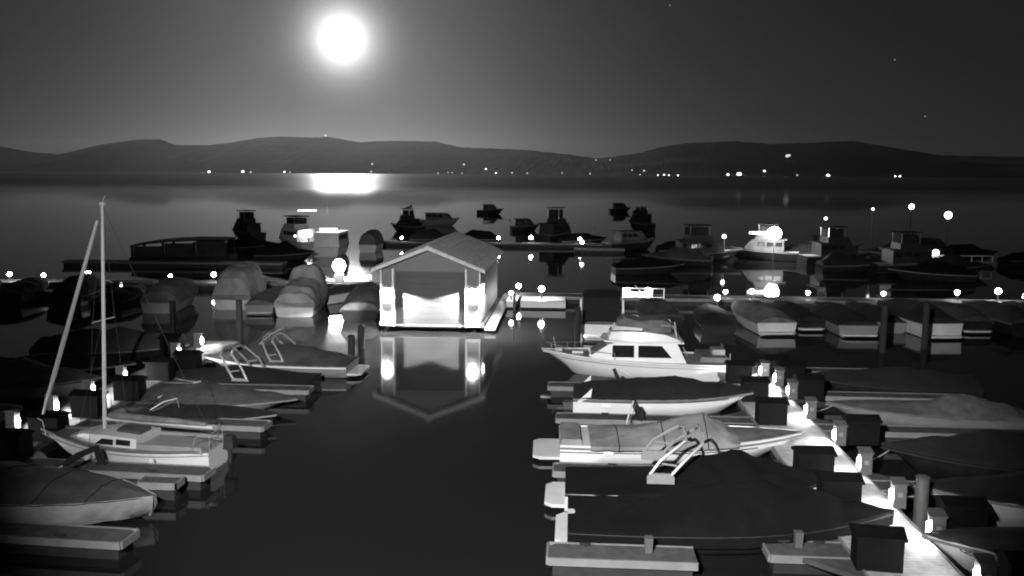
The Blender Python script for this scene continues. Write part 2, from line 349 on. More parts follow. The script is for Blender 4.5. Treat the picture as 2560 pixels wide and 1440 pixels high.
# brackets carrying the lockers that hang past the dock edge
def make_pedestal(lit=True):
    t = thing('power_pedestal', 'x', 'pedestal', group='lit power pedestals')
    q = MB(); q.prism_x([(-.14,0),(.14,0),(.14,.70),(-.14,.62)], -.16,.16); build('body', q, 'ped', t, smooth=0)
    q = MB(); q.prism_x([(-.17,.625),(-.17,.655),(.17,.745),(.17,.715)], -.20,.19); build('cap', q, 'ped', t, smooth=0)
    q = MB(); q.box(-.205,-.162,-.05,.05,.2,.44); build('lens', q, 'pan', t, smooth=0)
    q = MB(); q.box(-.06,.06,-.155,-.143,.3,.42); build('socket_cover', q, 'trim', t, smooth=0)
    return t
ped = make_pedestal(); firstp = [True]
def put_ped(x, y, z, rz, label):
    if firstp[0]: firstp[0] = False; o = ped; o.location = (x,y,z); o.rotation_euler = (0,0,rz); o['label'] = label
    else: o = copy_tree(ped, (x,y,z), rz, label)
    return o
for i, (x, y) in enumerate([(8.6,17.85),(8.62,20.35),(8.52,22.5),(8.5,25.05),(8.6,27.8),(8.48,30.8),(8.5,33.5),(8.5,35.7),(8.2,37.0)]):
    put_ped(x, y, .5, 0, ORD[i]+' grey lit power pedestal from the near end of the bright right dock')
for i, (x, y) in enumerate([(-18.1,21.6),(-18.15,24.4),(-18.15,26.8),(-18.1,28.9),(-18.05,31.2),(-18.05,33.6),(-16.6,37.0),(-18.05,38.5),(-18.05,41.0)]):
    put_ped(x, y, .5, math.pi, ORD[i]+' lit power pedestal from the near end of the left dock')

for x0, x1, y, lab in ((-38.7,-36.2,59.6,'small lit landing stage with a pedestal, far left below the cross dock lamps'),(-32.0,-29.5,59.3,'small lit landing stage with a pedestal, just right of the mast')):
    dock('landing_stage', lab, x0, x1, y-.5, y+.7, cat='landing stage')
put_ped(-38.6, 60.0, .5, math.pi, 'lit power pedestal on the leftmost small landing stage'); put_ped(-31.9, 59.7, .5, math.pi, 'lit power pedestal on the landing stage right of the mast')
dock('landing_stage', 'small bare dock stub poking out behind the pale flanked boat at bottom left', -11.8, -10.75, 22.55, 23.05, deckmat='deckd', cat='landing stage')
# dock lamps: squat post with a glowing globe
def make_lamp():
    t = thing('dock_lamp', 'x', 'dock lamp', group='glowing dock lamps')
    q = MB(); q.tube([(0,0,0),(0,0,.42)], .05, 8); q.box(-.11,.11,-.11,.11,0,.03); build('post', q, 'ped', t)
    q = MB(); q.ball((0,0,.58), .165, 12, 8); build('globe', q, 'globe', t)
    q = MB(); q.ball((0,0,.76), .1, 10, 4, .4); build('cap', q, 'ped', t)
    return t
lamp = make_lamp(); firstl = [True]
def put_lamp(x, y, z, label):
    if firstl[0]: firstl[0] = False; o = lamp; o.location = (x,y,z); o['label'] = label
    else: o = copy_tree(lamp, (x,y,z), 0, label)
    o.scale = (random.uniform(.75,1.25),)*3; return o
for i, (x, y) in enumerate([(-43.2,64.6),(-40.6,64.8),(-37.2,65.1),(-30.9,65.6),(-27.6,65.9),(-21.5,66.4),(-15.6,66.8)]):
    put_lamp(x, y, .5, ORD[i]+' glowing globe lamp from the left end of the left cross dock')
for i, (x, y) in enumerate([(-3.7,61.8),(10.66,61.2),(12.4,60.9),(16.3,61.4),(21.4,61.4),(26.5,61.9),(29.3,62.1),(30.6,61.1)]):
    put_lamp(x, y, .5, ORD[i]+' glowing globe lamp from the boathouse along the right cross dock')
for i, (x, y) in enumerate([(-21.0,107.6),(-9,107.8),(-5.0,107.8),(1.0,107.7)]):
    put_lamp(x, y, .5, ORD[i]+' small globe lamp from the left on the far back dock')

# pilings
def piling(x, y, ztop, label, r=.17, m='pile', lean=0.0):
    t = thing('piling', label, 'piling', (x,y,0), group='mooring pilings')
    q = MB(); q.tube([(lean,0,-1.2),(0,0,ztop*.5),(0,0,ztop)], [r*1.05,r,r*.95], 12); build('shaft', q, m, t)
    q = MB(); q.tube([(0,0,ztop+.002),(0,0,ztop+.05)], [r*1.08,r*.6], 12); build('cap', q, m, t)
    return t
piling(-20.2,43.0,2.4,'dark piling at far left before the pale covered boats'); piling(-16.9,43.4,2.45,'dark piling between two stern-on covered boats left of centre')
piling(-10.75,42.0,1.0,'shorter of the twin pilings left of the boathouse reflection', .19); piling(-10.75,44.0,1.15,'taller of the twin pilings left of the boathouse reflection', .19)
piling(.37,45.1,2.15,'dark piling before the white canvas-backed boat right of the boathouse', .16); piling(16.0,45.6,2.4,'dark piling in front of the dark boats at middle right')
piling(18.6,46.9,2.4,'dark piling hiding part of the grey stern at far right'); piling(-3.7,57.2,2.0,'thin pale piling at the right side of the boathouse', .09,'ped')
piling(8.95,22.1,1.45,'tall pale grey post on the outer side of the right dock', .17,'ped'); piling(-19.9,22.5,1.6,'dark piling at the left picture edge')
def short_post(x, y, z, label):
    q = MB(); q.frus((-.08,.08,-.08,.08),(-.095,.095,-.095,.095),0,.36); o = build('post_bumper', q, 'ped', loc=(x,y,z), smooth=0)
    tag(o, label, 'post', 'short grey dock posts')
short_post(1.85,19.3,.45,'short pale post standing on the outer nearest finger pier'); short_post(5.35,19.9,.45,'short pale post standing on the inner nearest finger pier stub')
short_post(8.1,33.0,.5,'short grey post on the bright right dock, mid-length')

# ------------------------------------------------------------------ boats
def sheer_b(L, B, t, tm=.42, p=2.3, ts=.9):
    if t <= tm: return B/2*(ts+(1-ts)*math.sin(t/tm*math.pi/2))
    return max(B/2*(1-((t-tm)/(1-tm))**p), .015)
class Hull:
    def __init__(s, L, B, Fs, Fb, draft=.35, rake=.9, p=2.3, ts=.9, tm=.42, sag=0.0, fl=.15):
        s.fl = fl; s.L, s.B, s.Fs, s.Fb, s.draft, s.rake, s.p, s.ts, s.tm, s.sag = L,B,Fs,Fb,draft,rake,p,ts,tm,sag
    def b(s, t): return sheer_b(s.L, s.B, t, s.tm, s.p, s.ts)
    def z(s, t): return s.Fs+(s.Fb-s.Fs)*t**2-s.sag*math.sin(t*math.pi)
    def x(s, t): return -s.L/2+s.L*t
    def rings(s, n=22):
        out = []
        for i in range(n+1):
            t = i/n; t = 1-(1-t)**1.25
            b, z, x = s.b(t), s.z(t), s.x(t)
            sh = s.rake*t**5
            zc = .05*(1-t)+(z*.62)*t**3; zk = -s.draft*(1-t**4)+(z*.28)*t**6
            bc = b*(.90-s.fl*t); x2 = x-sh*.55; x3 = x-sh
            bm = b*(.97-.06*t); zm = (z+zc)/2
            out.append([(x,b,z),(x-sh*.25,bm,zm),(x2,bc,zc),(x3,0,zk),(x2,-bc,zc),(x-sh*.25,-bm,zm),(x,-b,z)])
        return out
    def hull(s, parent, m='gel', n=22):
        q = MB(); q.loft(s.rings(n), False, True); return build('hull', q, m, parent, smooth=50)
    def deck(s, parent, m='gel2', t0=0, t1=1, drop=.03, inset=.04, n=14):
        q = MB(); r = []
        for i in range(n+1):
            t = t0+(t1-t0)*i/n; b = max(s.b(t)-inset, .008); z = s.z(t)-drop
            r.append([(s.x(t)-.04*t,b,z),(s.x(t)-.04*t,0,z+.05*b),(s.x(t)-.04*t,-b,z)])
        q.loft(r, False, False); return build('deck', q, m, parent, smooth=50)
    def rail(s, parent, m='strip', r=.035, name='rub_rail', dz=-.09, t0=0, t1=1):
        q = MB()
        for e in (1, -1):
            q.tube([(s.x(t)+(.02 if t > .98 else 0), e*(s.b(t)+.012), s.z(t)+dz) for t in [t0+(t1-t0)*k/16 for k in range(17)]], r, 5)
        return build(name, q, m, parent)
    def cover(s, parent, prof, m='covm', p=1.7, t0=0, t1=1, over=.05, skirt=.12, n=52, k=19, seed=0, wob=.02, name='cover', straps=()):
        r = []
        for i in range(n+1):
            t = t0+(t1-t0)*i/n; b = s.b(t)+over; z0 = s.z(t); h = interp(prof, t); ring = []
            fold = mnoise.noise(Vector((s.x(t)*2.1, seed*3.1, 0)))*.6+mnoise.noise(Vector((s.x(t)*5.3, seed*1.7, 4)))*.5
            for j in range(k+1):
                u = -1+2*j/k; au = abs(u)
                # a straight-sided tent over a ridge pole, rounded only near the crown
                if p >= 3: hh = h*(1-au**p)
                else: hh = h*(.55*(1-au**p)+.45*(1-au)**.85 if au > .12 else .55*(1-au**p)+.45*(1-.12*.55-(au/.12)**2*.06))
                v = Vector((s.x(t)*1.3, u*b*1.3, seed*7.3))
                wv = (mnoise.noise(v)+mnoise.noise(v*2.7)*.5)*wob*(1+2*h)*(1-au**4)
                wv -= .05*h*abs(math.sin(t*math.pi*5+seed))**1.5*(1-u*u)      # cloth sags between its hoops
                wv += fold*.05*h*math.sin(au*math.pi)                          # folds run from crown to hem
                ring.append((s.x(t)+(over if i == n else 0), u*b, z0+max(hh+wv, .012)))
            fz = .03*mnoise.noise(Vector((s.x(t)*3.0, seed, 8)))
            ring = [(s.x(t), -(b+.02), z0-skirt+fz)]+ring+[(s.x(t), b+.02, z0-skirt+fz)]
            r.append(ring)
        q = MB(); q.loft(r, False, True); c = build(name, q, m, parent, smooth=60)
        for a in straps:
            ring = r[int(a*n)]; q = MB(); q.tube([(x, y*1.004, z+.008) for x, y, z in ring], .016, 4); build('strap', q, 'rope2', c)
        if straps:
            for e in (0, -1):
                q = MB(); q.tube([(rr[e][0], rr[e][1]*1.004, rr[e][2]) for rr in r[::2]], .014, 4); build('hem_rope', q, 'rope2', c)
        return c
    def side(s, t, k, off=0.0):
        """point on the port side: k=0 at the sheer, 1 half way down, 2 at the chine"""
        b, z, x = s.b(t), s.z(t), s.x(t); sh = s.rake*t**5; zc = .05*(1-t)+(z*.62)*t**3
        P = [(x,b,z),(x-sh*.25,b*(.97-.06*t),(z+zc)/2),(x-sh*.55,b*(.90-s.fl*t),zc)]
        a, c = P[int(k)], P[min(int(k)+1,2)]; f = k-int(k)
        return (a[0]+(c[0]-a[0])*f, a[1]+(c[1]-a[1])*f+off, a[2]+(c[2]-a[2])*f)
    def platform(s, parent, ln=.6, z=.22, m='gel2'):
        q = MB(); w = s.b(0)*.88
        q.prism_z([(-s.L/2+.02,-w),(-s.L/2-ln+.2,-w),(-s.L/2-ln,-w+.2),(-s.L/2-ln,w-.2),(-s.L/2-ln+.2,w),(-s.L/2+.02,w)], z-.09, z)
        return build('swim_platform', q, m, parent, smooth=0)
def tower(parent, H, tb, base=.55, ht=1.25, m='alu', back=.75, dz=.02):
    """wakeboard tower: two braced side frames with foot plates, joined by a bowed top bar"""
    x = H.x(tb); z = H.z(tb)+dz; w = H.b(tb)-.12; top = z+ht; tw = w*.72
    for e in (1, -1):
        t = MB(); a = (x+.28, e*w, z+.12); b = (x-.28, e*w, z+.12); c = (x+back+.14, e*tw, top-.1); d = (x+back-.30, e*tw, top-.02)
        t.tube([a, (x+.28+back*.30, e*(w-.03), z+ht*.45), c], .045, 6); t.tube([b, (x-.28+back*.28, e*(w-.03), z+ht*.5), d], .045, 6)
        t.tube([(x+.02, e*(w-.02), z+ht*.42), (x+.42, e*(w-.02), z+ht*.37)], .03, 5); build('tower_frame', t, m, parent)
    t = MB()
    for dx in (.14, -.30): t.tube([(x+back+dx, -tw, top-.1), (x+back+dx+.03, -tw*.6, top+.08), (x+back+dx+.05, 0, top+.12), (x+back+dx+.03, tw*.6, top+.08), (x+back+dx, tw, top-.1)], .045, 6)
    build('tower_bar', t, m, parent)
    for e in (1, -1):
        t = MB(); t.prism_y([(x-.36,z-.12),(x+.36,z-.12),(x+.36,z+.06),(x+.3,z+.16),(x-.28,z+.16),(x-.36,z+.06)], e*w-.035, e*w+.035); build('tower_foot', t, m, parent)
def outdrive(parent, H, z=.0):
    q = MB(); x = -H.L/2; q.frus((x-.32,x+.02,-.16,.16),(x-.40,x+.02,-.2,.2),z-.1,z+.28); q.box(x-.62,x-.3,-.09,.09,z-.15,z+.05)
    return build('outdrive', q, 'ped', parent)
def fender(parent, x, y, z):
    q = MB(); q.tube([(x,y,z),(x,y,z+.05),(x,y,z+.4),(x,y,z+.45)], [.03,.1,.1,.03], 8); return build('fender', q, 'fend', parent)
def covered(name, label, cat, loc, rz, L, B, Fs, Fb, prof, hm='gel', cm='covm', p=1.7, plat=0, drv=False, tow=None, seed=0, railm='strip', group='covered boats in their berths', rake=.9, wob=.02, skirt=.03, over=.03, tm=.42, straps=(), fl=.15):
    t = thing(name, label, cat, (loc[0],loc[1],0), rz, group)
    H = Hull(L, B, Fs, Fb, rake=rake, tm=tm, fl=fl); H.hull(t, hm); H.deck(t); H.rail(t, railm)
    H.cover(t, prof, cm, p, seed=seed, wob=wob, skirt=skirt, over=over, straps=straps)
    if plat: H.platform(t, plat)
    if drv: outdrive(t, H)
    if tow: tower(t, H, *tow)
    return t, H
PI = math.pi
SKI = [(0,.06),(.12,.22),(.32,.45),(.5,.62),(.56,.66),(.64,.42),(.8,.2),(1,.03)]
# right row, near to far
t, H = covered('motor_boat', 'large motor boat under a black cover, nearest boat left of the bright dock', 'boat', (3.95,21.15), 0, 7.9, 2.4, .6, .92, [(0,.02),(.2,.2),(.42,.75),(.52,.9),(.6,.9),(.72,.65),(.88,.3),(1,.05)], 'darkhull', 'covk', plat=.3, seed=1, railm='black', skirt=.35, wob=.05)
t, H = covered('wakeboard_boat', 'wakeboard boat under a black cover with a pale metal tower standing up', 'boat', (3.72,23.5), .0, 7.6, 2.2, .62, .97, [(0,.02),(.2,.1),(.38,.4),(.5,.82),(.6,.95),(.7,.6),(.88,.2),(1,.03)], 'gel2', 'covk', plat=.55, tow=(.33,.55,1.0,'towm',.95,.38), railm='black', seed=2, wob=.04)
t = thing('ski_boat', 'pale ski boat with light canvas cover and swim platform, beside the wakeboard tower', 'boat', (3.65,27.75,0), .03, 'covered boats in their berths')
H = Hull(7.9, 2.4, .62, .88, rake=1.2); H.hull(t, 'gel'); H.deck(t, 'gel2'); H.rail(t, 'strip', .035)
H.cover(t, [(.12,.05),(.22,.22),(.4,.42),(.52,.74),(.57,.76),(.64,.5),(.7,.12)], 'covl', 1.6, t0=.12, t1=.70, seed=3, straps=(.2,.5,.8)); H.cover(t, [(.7,.13),(.8,.1),(1,.02)], 'covm', 2.0, t0=.705, t1=.985, seed=5, over=-.12, skirt=-.01, name='bow_cover')
H.platform(t, .85, .2, 'gel2')
q = MB(); q.frus((-3.95,-3.2,-1.0,1.0),(-3.9,-3.3,-.95,.95),.55,.78); build('sun_pad', q, 'covl', t)
q = MB()
for e in (1,-1): q.tube([(H.x(tt), e*(H.b(tt)-.01), H.z(tt)-.22) for tt in [k*.06 for k in range(14)]], .018, 5)
build('hull_stripe', q, 'stripe', t)
q = MB(); q.box(-2.6,-2.3,-1.205,-1.19,.36,.46); build('reflector', q, 'white', t)
t, H = covered('runabout', 'white runabout with a black cover and outdrive, bow to the right dock', 'boat', (3.75,33.2), -.005, 7.2, 2.35, .72, .95, [(0,.25),(.1,.42),(.3,.48),(.5,.62),(.58,.55),(.75,.28),(1,.03)], 'gel', 'covd', drv=True, seed=4, rake=1.5, straps=(.1,.32,.55,.75))
for e in (1,-1):
    q = MB(); q.prism_y([(-3.6,.42),(-3.25,.74),(-2.9,1.08),(-2.95,.72)], e*1.09-.03, e*1.09+.03); build('stern_wing', q, 'gel', t)
q = MB(); q.box(-2.55,-2.2,-1.19,-1.175,.38,.52); build('reflector', q, 'white', t)
q = MB()
for e in (1,-1): q.tube([(H.x(tt), e*(H.b(tt)+.0), H.z(tt)-.14) for tt in [k*.05 for k in range(17)]], .04, 5)
build('hull_stripe', q, 'stripe', t)

# white flybridge cruiser, bow to the fairway (local +x = bow)
t = thing('cabin_cruiser', 'white flybridge cabin cruiser with two dark side windows, bow towards the fairway', 'boat', (2.95,39.25,0), PI)
H = Hull(8.3, 2.85, .80, 1.12, draft=.4, rake=1.1, p=2.5, ts=.94); H.hull(t, 'gel', 26); H.deck(t, 'greyhull', .0, 1, .05); H.rail(t, 'gel2', .04)
q = MB()
for e in (1,-1): q.tube([(H.x(tt), e*(H.b(tt)*.985+.01), H.z(tt)-.20) for tt in [.02+k*.055 for k in range(17)]], .014, 4)
build('hull_stripe', q, 'trim', t)
# cabin: aft end at x=-2.1, front at x=1.1 (windscreen slopes to 1.8)
cb, ct = .80, 1.66
q = MB()
def cabring(x, zb, zt, wb, wt): return [(x,-wb,zb),(x,-wt,zt),(x,wt,zt),(x,wb,zb)]
q.loft([cabring(-2.12,cb,cb+.02,1.15,1.15), cabring(-1.72,cb,ct,1.15,1.05), cabring(.85,cb,ct,1.1,1.0), cabring(1.25,cb+.02,ct-.12,1.05,.9), cabring(2.1,cb+.1,cb+.16,.85,.8)], True)
build('cabin', q, 'gel', t, smooth=20)
for k, (x0, x1, x0t) in enumerate(((.15,1.1,.15),(-1.5,-.03,-1.05))):
    for e in (1,-1):
        q = MB(); zt, zb = 1.55, 1.03; yb, yt = 1.135, 1.075
        a = [(x0,yb,zb),(x1,yb,zb),(x1,yt,zt),(x0t,yt,zt)]
        q.add([(x,e*(y-.006),z) for x,y,z in a]+[(x,e*(y+.012),z) for x,y,z in a], [(0,1,2,3),(7,6,5,4),(0,4,5,1),(1,5,6,2),(2,6,7,3),(3,7,4,0)]); build('side_window', q, 'glass', t, smooth=0)
q = MB(); q.add([(1.34,-.85,ct-.17),(1.34,.85,ct-.17),(2.02,.76,cb+.24),(2.02,-.76,cb+.24),(1.30,-.85,ct-.2),(1.30,.85,ct-.2),(1.98,.76,cb+.2),(1.98,-.76,cb+.2)],[(0,1,2,3),(4,5,6,7),(0,1,5,4),(1,2,6,5),(2,3,7,6),(3,0,4,7)]); build('windscreen_cover', q, 'covm', t, smooth=0)
q = MB(); q.prism_z([(-2.0,-1.16),(.95,-1.12),(1.45,-.9),(1.6,0),(1.45,.9),(.95,1.12),(-2.0,1.16)], ct+.002, ct+.07); build('cabin_roof', q, 'gel', t, smooth=0)
# flybridge: coaming, venturi, canvas over the helm
q = MB()
def fring(x, w, z0, z1, lean): return [(x,-w,z0),(x+lean,-w+.08,z1),(x+lean,w-.08,z1),(x,w,z0)]
q.loft([fring(-1.85,1.05,ct+.07,ct+.12,.0), fring(-1.2,1.04,ct+.07,ct+.36,.0), fring(-.4,1.02,ct+.07,ct+.46,.0), fring(.6,.95,ct+.07,ct+.48,.0), fring(1.25,.72,ct+.07,ct+.4,-.1)], True); build('flybridge', q, 'gel', t, smooth=25)
q = MB(); q.loft([[(-.2,-.9,ct+.5),(-.2,-.86,ct+.62),(-.2,.86,ct+.62),(-.2,.9,ct+.5)],[(.6,-.84,ct+.5),(.55,-.78,ct+.66),(.55,.78,ct+.66),(.6,.84,ct+.5)],[(1.1,-.55,ct+.44),(.95,-.5,ct+.64),(.95,.5,ct+.64),(1.1,.55,ct+.44)]], True); build('venturi_screen', q, 'gel2', t)
q = MB(); q.tube([(-.25,-.93,ct+.49),(.55,-.88,ct+.5),(1.08,-.58,ct+.42),(1.17,0,ct+.41),(1.08,.58,ct+.42),(.55,.88,ct+.5),(-.25,.93,ct+.49)], .035, 6); build('screen_gasket', q, 'black', t)
q = MB(); q.loft([[(x,-w,ct+.45),(x,-w*.85,ct+.45+h),(x,0,ct+.47+h*1.08),(x,w*.85,ct+.45+h),(x,w,ct+.45)] for x,w,h in ((-1.45,.8,.35),(-1.2,.85,.5),(-.6,.85,.52),(-.1,.85,.44),(.55,.78,.6),(.85,.6,.38))], True); build('helm_cover', q, 'covm', t, smooth=45)
q = MB()
for e in (1,-1):
    q.tube([(-1.75,e*.98,ct+.1),(-1.55,e*.95,ct+.75),(-1.0,e*.93,ct+.78)], .018, 5)
q.tube([(-1.55,-.95,ct+.75),(-1.55,.95,ct+.75)], .018, 5)
for y in (-.55,-.25): q.tube([(-2.35,y,.85),(-1.85,y,ct+.1),(-1.75,y,ct+.7)], .018, 5)
for k in range(4): q.tube([(-2.3+.12*k,-.55,1.0+.2*k),(-2.3+.12*k,-.25,1.0+.2*k)], .015, 4)
build('ladder_and_rail', q, 'alu', t)
# bow rail, pulpit, foredeck hatch
q = MB(); q.tube([(H.x(tt), H.b(tt)-.06, H.z(tt)+.28) for tt in (.62,.75,.87,.96)]+[(4.05,0,1.42)]+[(H.x(tt), -H.b(tt)+.06, H.z(tt)+.28) for tt in (.96,.87,.75,.62)], .012, 5)
for tt in (.62,.75,.87,.96):
    for e in (1,-1): q.tube([(H.x(tt),e*(H.b(tt)-.06),H.z(tt)-.05),(H.x(tt),e*(H.b(tt)-.06),H.z(tt)+.28)], .012, 4)
build('bow_rail', q, 'alu', t)
q = MB(); q.box(2.35,2.85,-.28,.28,1.0,1.08); build('hatch', q, 'gel', t)
q = MB(); q.box(3.3,3.6,-.1,.1,1.05,1.2); q.box(3.6,4.25,-.06,.06,1.1,1.15); build('anchor_windlass', q, 'alu', t)
q = MB(); q.frus((-3.95,-2.7,-.95,.95),(-3.9,-2.8,-.9,.9),.82,1.05); build('cockpit_cover', q, 'covm', t)
q = MB(); q.box(-3.9,-3.35,-.4,.4,1.052,1.3); build('bait_box', q, 'trim', t)
q = MB()
for y in (-1.15,-.8,1.1): q.tube([(-4.0,y,.8),(-4.0,y,1.28)], .015, 5)
build('stern_post', q, 'alu', t)
H.platform(t, .4, .25, 'gel2')
q = MB(); q.tube([(3.55,.35,1.1),(3.7,.45,1.75)], .01, 4); build('antenna', q, 'white', t)

# mooring whips
def whip(label, pts, tip, sleeve=.09, r=.022):
    base = pts[0]; t = thing('mooring_whip', label, 'mooring whip', base, 0, 'bent mooring whips on the finger piers')
    P = [Vector(p)-Vector(base) for p in pts]; e = Vector(tip)-Vector(base); k = P[-1]
    q = MB(); q.tube(P, [sleeve]*(len(P)-1)+[sleeve*.8], 8); build('sleeve', q, 'black', t)
    q = MB(); q.box(-.16,.16,-.12,.12,-.02,.04); build('base_plate', q, 'black', t)
    q = MB(); mid = (k+e)/2+Vector((0,0,.08)); q.tube([k, mid, e], [r, r*.85, r*.6], 6); build('pole', q, 'whip', t)
    q = MB(); q.tube([k+Vector((.08,0,-.04)), mid+Vector((.1,0,-.1)), e], .009, 4); q.tube([e, e+Vector((.05,.02,-.35))], .008, 4); build('line', q, 'rope', t)
whip('mooring whip with a fat dark base before the white runabout, pole bent forward', [(2.55,30.2,.45),(2.38,30.1,.85),(2.22,30.0,1.17)], (1.91,28.9,.62), .13, .035)
whip('mooring whip with a hooked dark base against the cruiser hull', [(2.3,35.0,.45),(1.95,35.0,.8),(1.78,35.0,1.2)], (2.8,35.2,.62), .085, .016)
whip('dark-sleeved mooring whip leaning before the sailboat bow', [(-13.68,24.1,.45),(-13.71,23.9,1.0),(-13.85,23.2,1.0),(-13.97,22.6,.89)], (-13.77,20.9,.73), .10, .028)
whip('slim pale mooring whip by the grey boat behind the sailboat', [(-15.4,30.9,.5),(-15.3,31.0,.62)], (-14.5,33.0,.80), .03, .024)
whip('short pale mooring whip on the sailboat far side', [(-14.6,28.9,.45),(-14.55,28.9,.75)], (-13.9,29.6,1.0), .03, .022)
whip('small pale mooring whip standing by the row left of the boathouse', [(-14.6,39.6,.45),(-14.5,39.6,1.0)], (-14.0,41.5,1.45), .03, .022)

# ------------------------------------------------------------------ sailboat (bow to the left dock)
t = thing('sailboat', 'small white sailboat with tall bare mast and furled headsail at the left dock', 'sailboat', (-13.75,25.75,0), PI-.1)
H = Hull(6.1, 2.05, .66, .92, draft=.3, rake=1.1, p=2.0, ts=.6, tm=.42, sag=.05); H.hull(t, 'gel3', 26); H.deck(t, 'greyhull', 0, 1, .02)
H.rail(t, 'stripe', .045, 'toe_rail', .01); H.rail(t, 'trim', .018, 'hull_stripe', -.12, .0, .99)
def trunk(pts, m, name):
    q = MB(); q.loft([[(x,-wb,z0),(x,-wt,z1),(x,-wt*.5,z1+.03),(x,wt*.5,z1+.03),(x,wt,z1),(x,wb,z0)] for x,wb,wt,z0,z1 in pts], True); return build(name, q, m, t, smooth=25)
trunk([(-.75,.72,.66,.6,.92),(.3,.72,.64,.6,1.0),(1.2,.55,.48,.62,.95),(1.9,.3,.25,.66,.74)], 'gel3', 'cabin')
trunk([(-.65,.3,.28,.95,1.06),(.15,.3,.28,.98,1.08)], 'covg', 'hatch')
for x0, x1, x1t in ((-.55,-.08,-.08),(.02,.62,.4)):
    for e in (1,-1):
        q = MB(); a = [(x0,.715,.72),(x1,.705,.74),(x1t,.675,.9),(x0,.68,.88)]
        q.add([(x,e*(y-.02),z) for x,y,z in a]+[(x,e*(y+.012),z) for x,y,z in a], [(0,1,2,3),(7,6,5,4),(0,4,5,1),(1,5,6,2),(2,6,7,3),(3,7,4,0)]); build('cabin_window', q, 'glass', t, smooth=0)
q = MB(); q.box(-2.9,-.78,-.62,.62,.585,.72); q.box(-2.9,-.78,-.72,-.60,.6,.80); q.box(-2.9,-.78,.60,.72,.6,.80); build('cockpit', q, 'greyhull', t, smooth=0)
mx = .75; mtop = Vector((.43,0,7.95))
q = MB(); q.tube([(mx,0,.95),(mx-.15,0,4.2),tuple(mtop)], [.062,.058,.045], 10); build('mast', q, 'mast', t)
q = MB(); q.box(mtop.x-.1,mtop.x+.06,-.05,.05,7.955,8.05); q.tube([(mtop.x,0,8.05),(mtop.x-.1,0,8.25)], .012, 4); build('masthead', q, 'mast', t)
q = MB(); q.tube([(mx-.17,-.55,4.45),(mx-.17,.55,4.45)], .02, 5); build('spreader', q, 'mast', t)
q = MB(); q.tube([(mx-.05,0,1.32),(-2.9,0,1.22)], .05, 8); build('boom', q, 'mast', t)
q = MB(); q.tube([(mx-.2,0,1.42),(.4,0,1.43),(-.6,0,1.38),(-1.8,0,1.35),(-2.7,0,1.30)], [.09,.12,.12,.1,.06], 8); build('sail_cover', q, 'covm', t)
q = MB(); jt, jb = Vector((.62,0,7.5)), Vector((3.0,0,1.0))
q.tube([jb+(jt-jb)*k/8 for k in range(9)], [.03,.06,.07,.07,.065,.06,.06,.055,.045], 8); build('furled_jib', q, 'mast', t)
q = MB(); q.tube([tuple(jb-Vector((0,0,.12))), tuple(jb+Vector((0,0,.06)))], .075, 8); build('furler_drum', q, 'black', t)
q = MB()
for e in (1,-1):
    q.tube([(mx-.15,e*1.0,.7),(mx-.17,e*.55,4.45),tuple(mtop)], .007, 4); q.tube([(mx+.35,e*.98,.7),(mx-.1,e*.03,4.3)], .007, 4)
q.tube([(-3.0,0,.65),tuple(mtop)], .007, 4); build('rigging', q, 'pile', t)
q = MB(); q.tube([(2.5,.42,.82),(2.6,.4,1.25),(3.1,.1,1.28),(3.1,-.1,1.28),(2.6,-.4,1.25),(2.5,-.42,.82)], .014, 5); build('pulpit', q, 'alu', t)
q = MB(); q.tube([(-2.6,.75,.62),(-2.7,.75,1.1),(-2.98,.4,1.12),(-2.98,-.4,1.12),(-2.7,-.75,1.1),(-2.6,-.75,.62)], .014, 5)
for e in (1,-1): q.tube([(-2.98,e*.4,.62),(-2.98,e*.4,1.12)], .012, 4)
build('stern_rail', q, 'alu', t)
q = MB(); q.frus((-3.42,-3.08,-.5,-.22),(-3.38,-3.12,-.48,-.24),.5,.9); q.box(-3.3,-3.18,-.4,-.32,-.2,.5); build('outboard_motor', q, 'black', t)
q = MB(); q.tube([(-3.1,0,.85),(-1.9,0,.98)], .022, 5); build('tiller', q, 'teak', t)
fender(t, -1.5, 1.13, .1); fender(t, .6, 1.12, .12)

# left row
t, H = covered('motor_boat', 'big boat with pale flanks and a dark grey top cover, bottom left corner', 'boat', (-14.7,21.5), -.05, 7.9, 2.7, .78, .62, [(0,.3),(.2,.5),(.4,.55),(.6,.4),(.8,.2),(1,.04)], 'palehull', 'covg', p=2.0, seed=11, skirt=-.0, wob=.06, tm=.5, straps=(.3,.5,.68,.84))
q = MB(); rg = []
for k in range(27):
    tt = k/26; b, z = H.b(tt)+.05, H.z(tt)+.03; f = .03*mnoise.noise(Vector((k*.9, 3, 1)))
    rg.append((H.x(tt)+(.04 if k == 26 else 0), b, z, f))
for e in (1, -1):
    q = MB(); q.loft([[(x, e*b, z), (x, e*(b+.05+f), z*.6), (x-.1*(k/26)**3, e*(b+.02-f-.12*(k/26)**2), .10+f), (x-.1*(k/26)**3, e*(b-.02-f-.12*(k/26)**2), .10+f), (x, e*(b-.03), z-.02)] for k, (x, b, z, f) in enumerate(rg)], True, True); build('side_curtain', q, 'covl', t, smooth=60)
covered('runabout', 'grey hulled runabout under a dark cover just behind the sailboat', 'boat', (-13.6,31.9), -.02, 6.6, 2.3, .42, .55, [(0,.2),(.2,.45),(.45,.6),(.6,.5),(.8,.25),(1,.03)], 'greyhull', 'covg', seed=12, rake=1.0)
covered('runabout', 'low dark runabout squeezed between sailboat and grey hulled runabout', 'boat', (-13.4,28.9+1.0), -.03, 6.0, 2.0, .4, .5, [(0,.05),(.3,.2),(.6,.26),(1,.03)], 'darkhull', 'covd', seed=13)
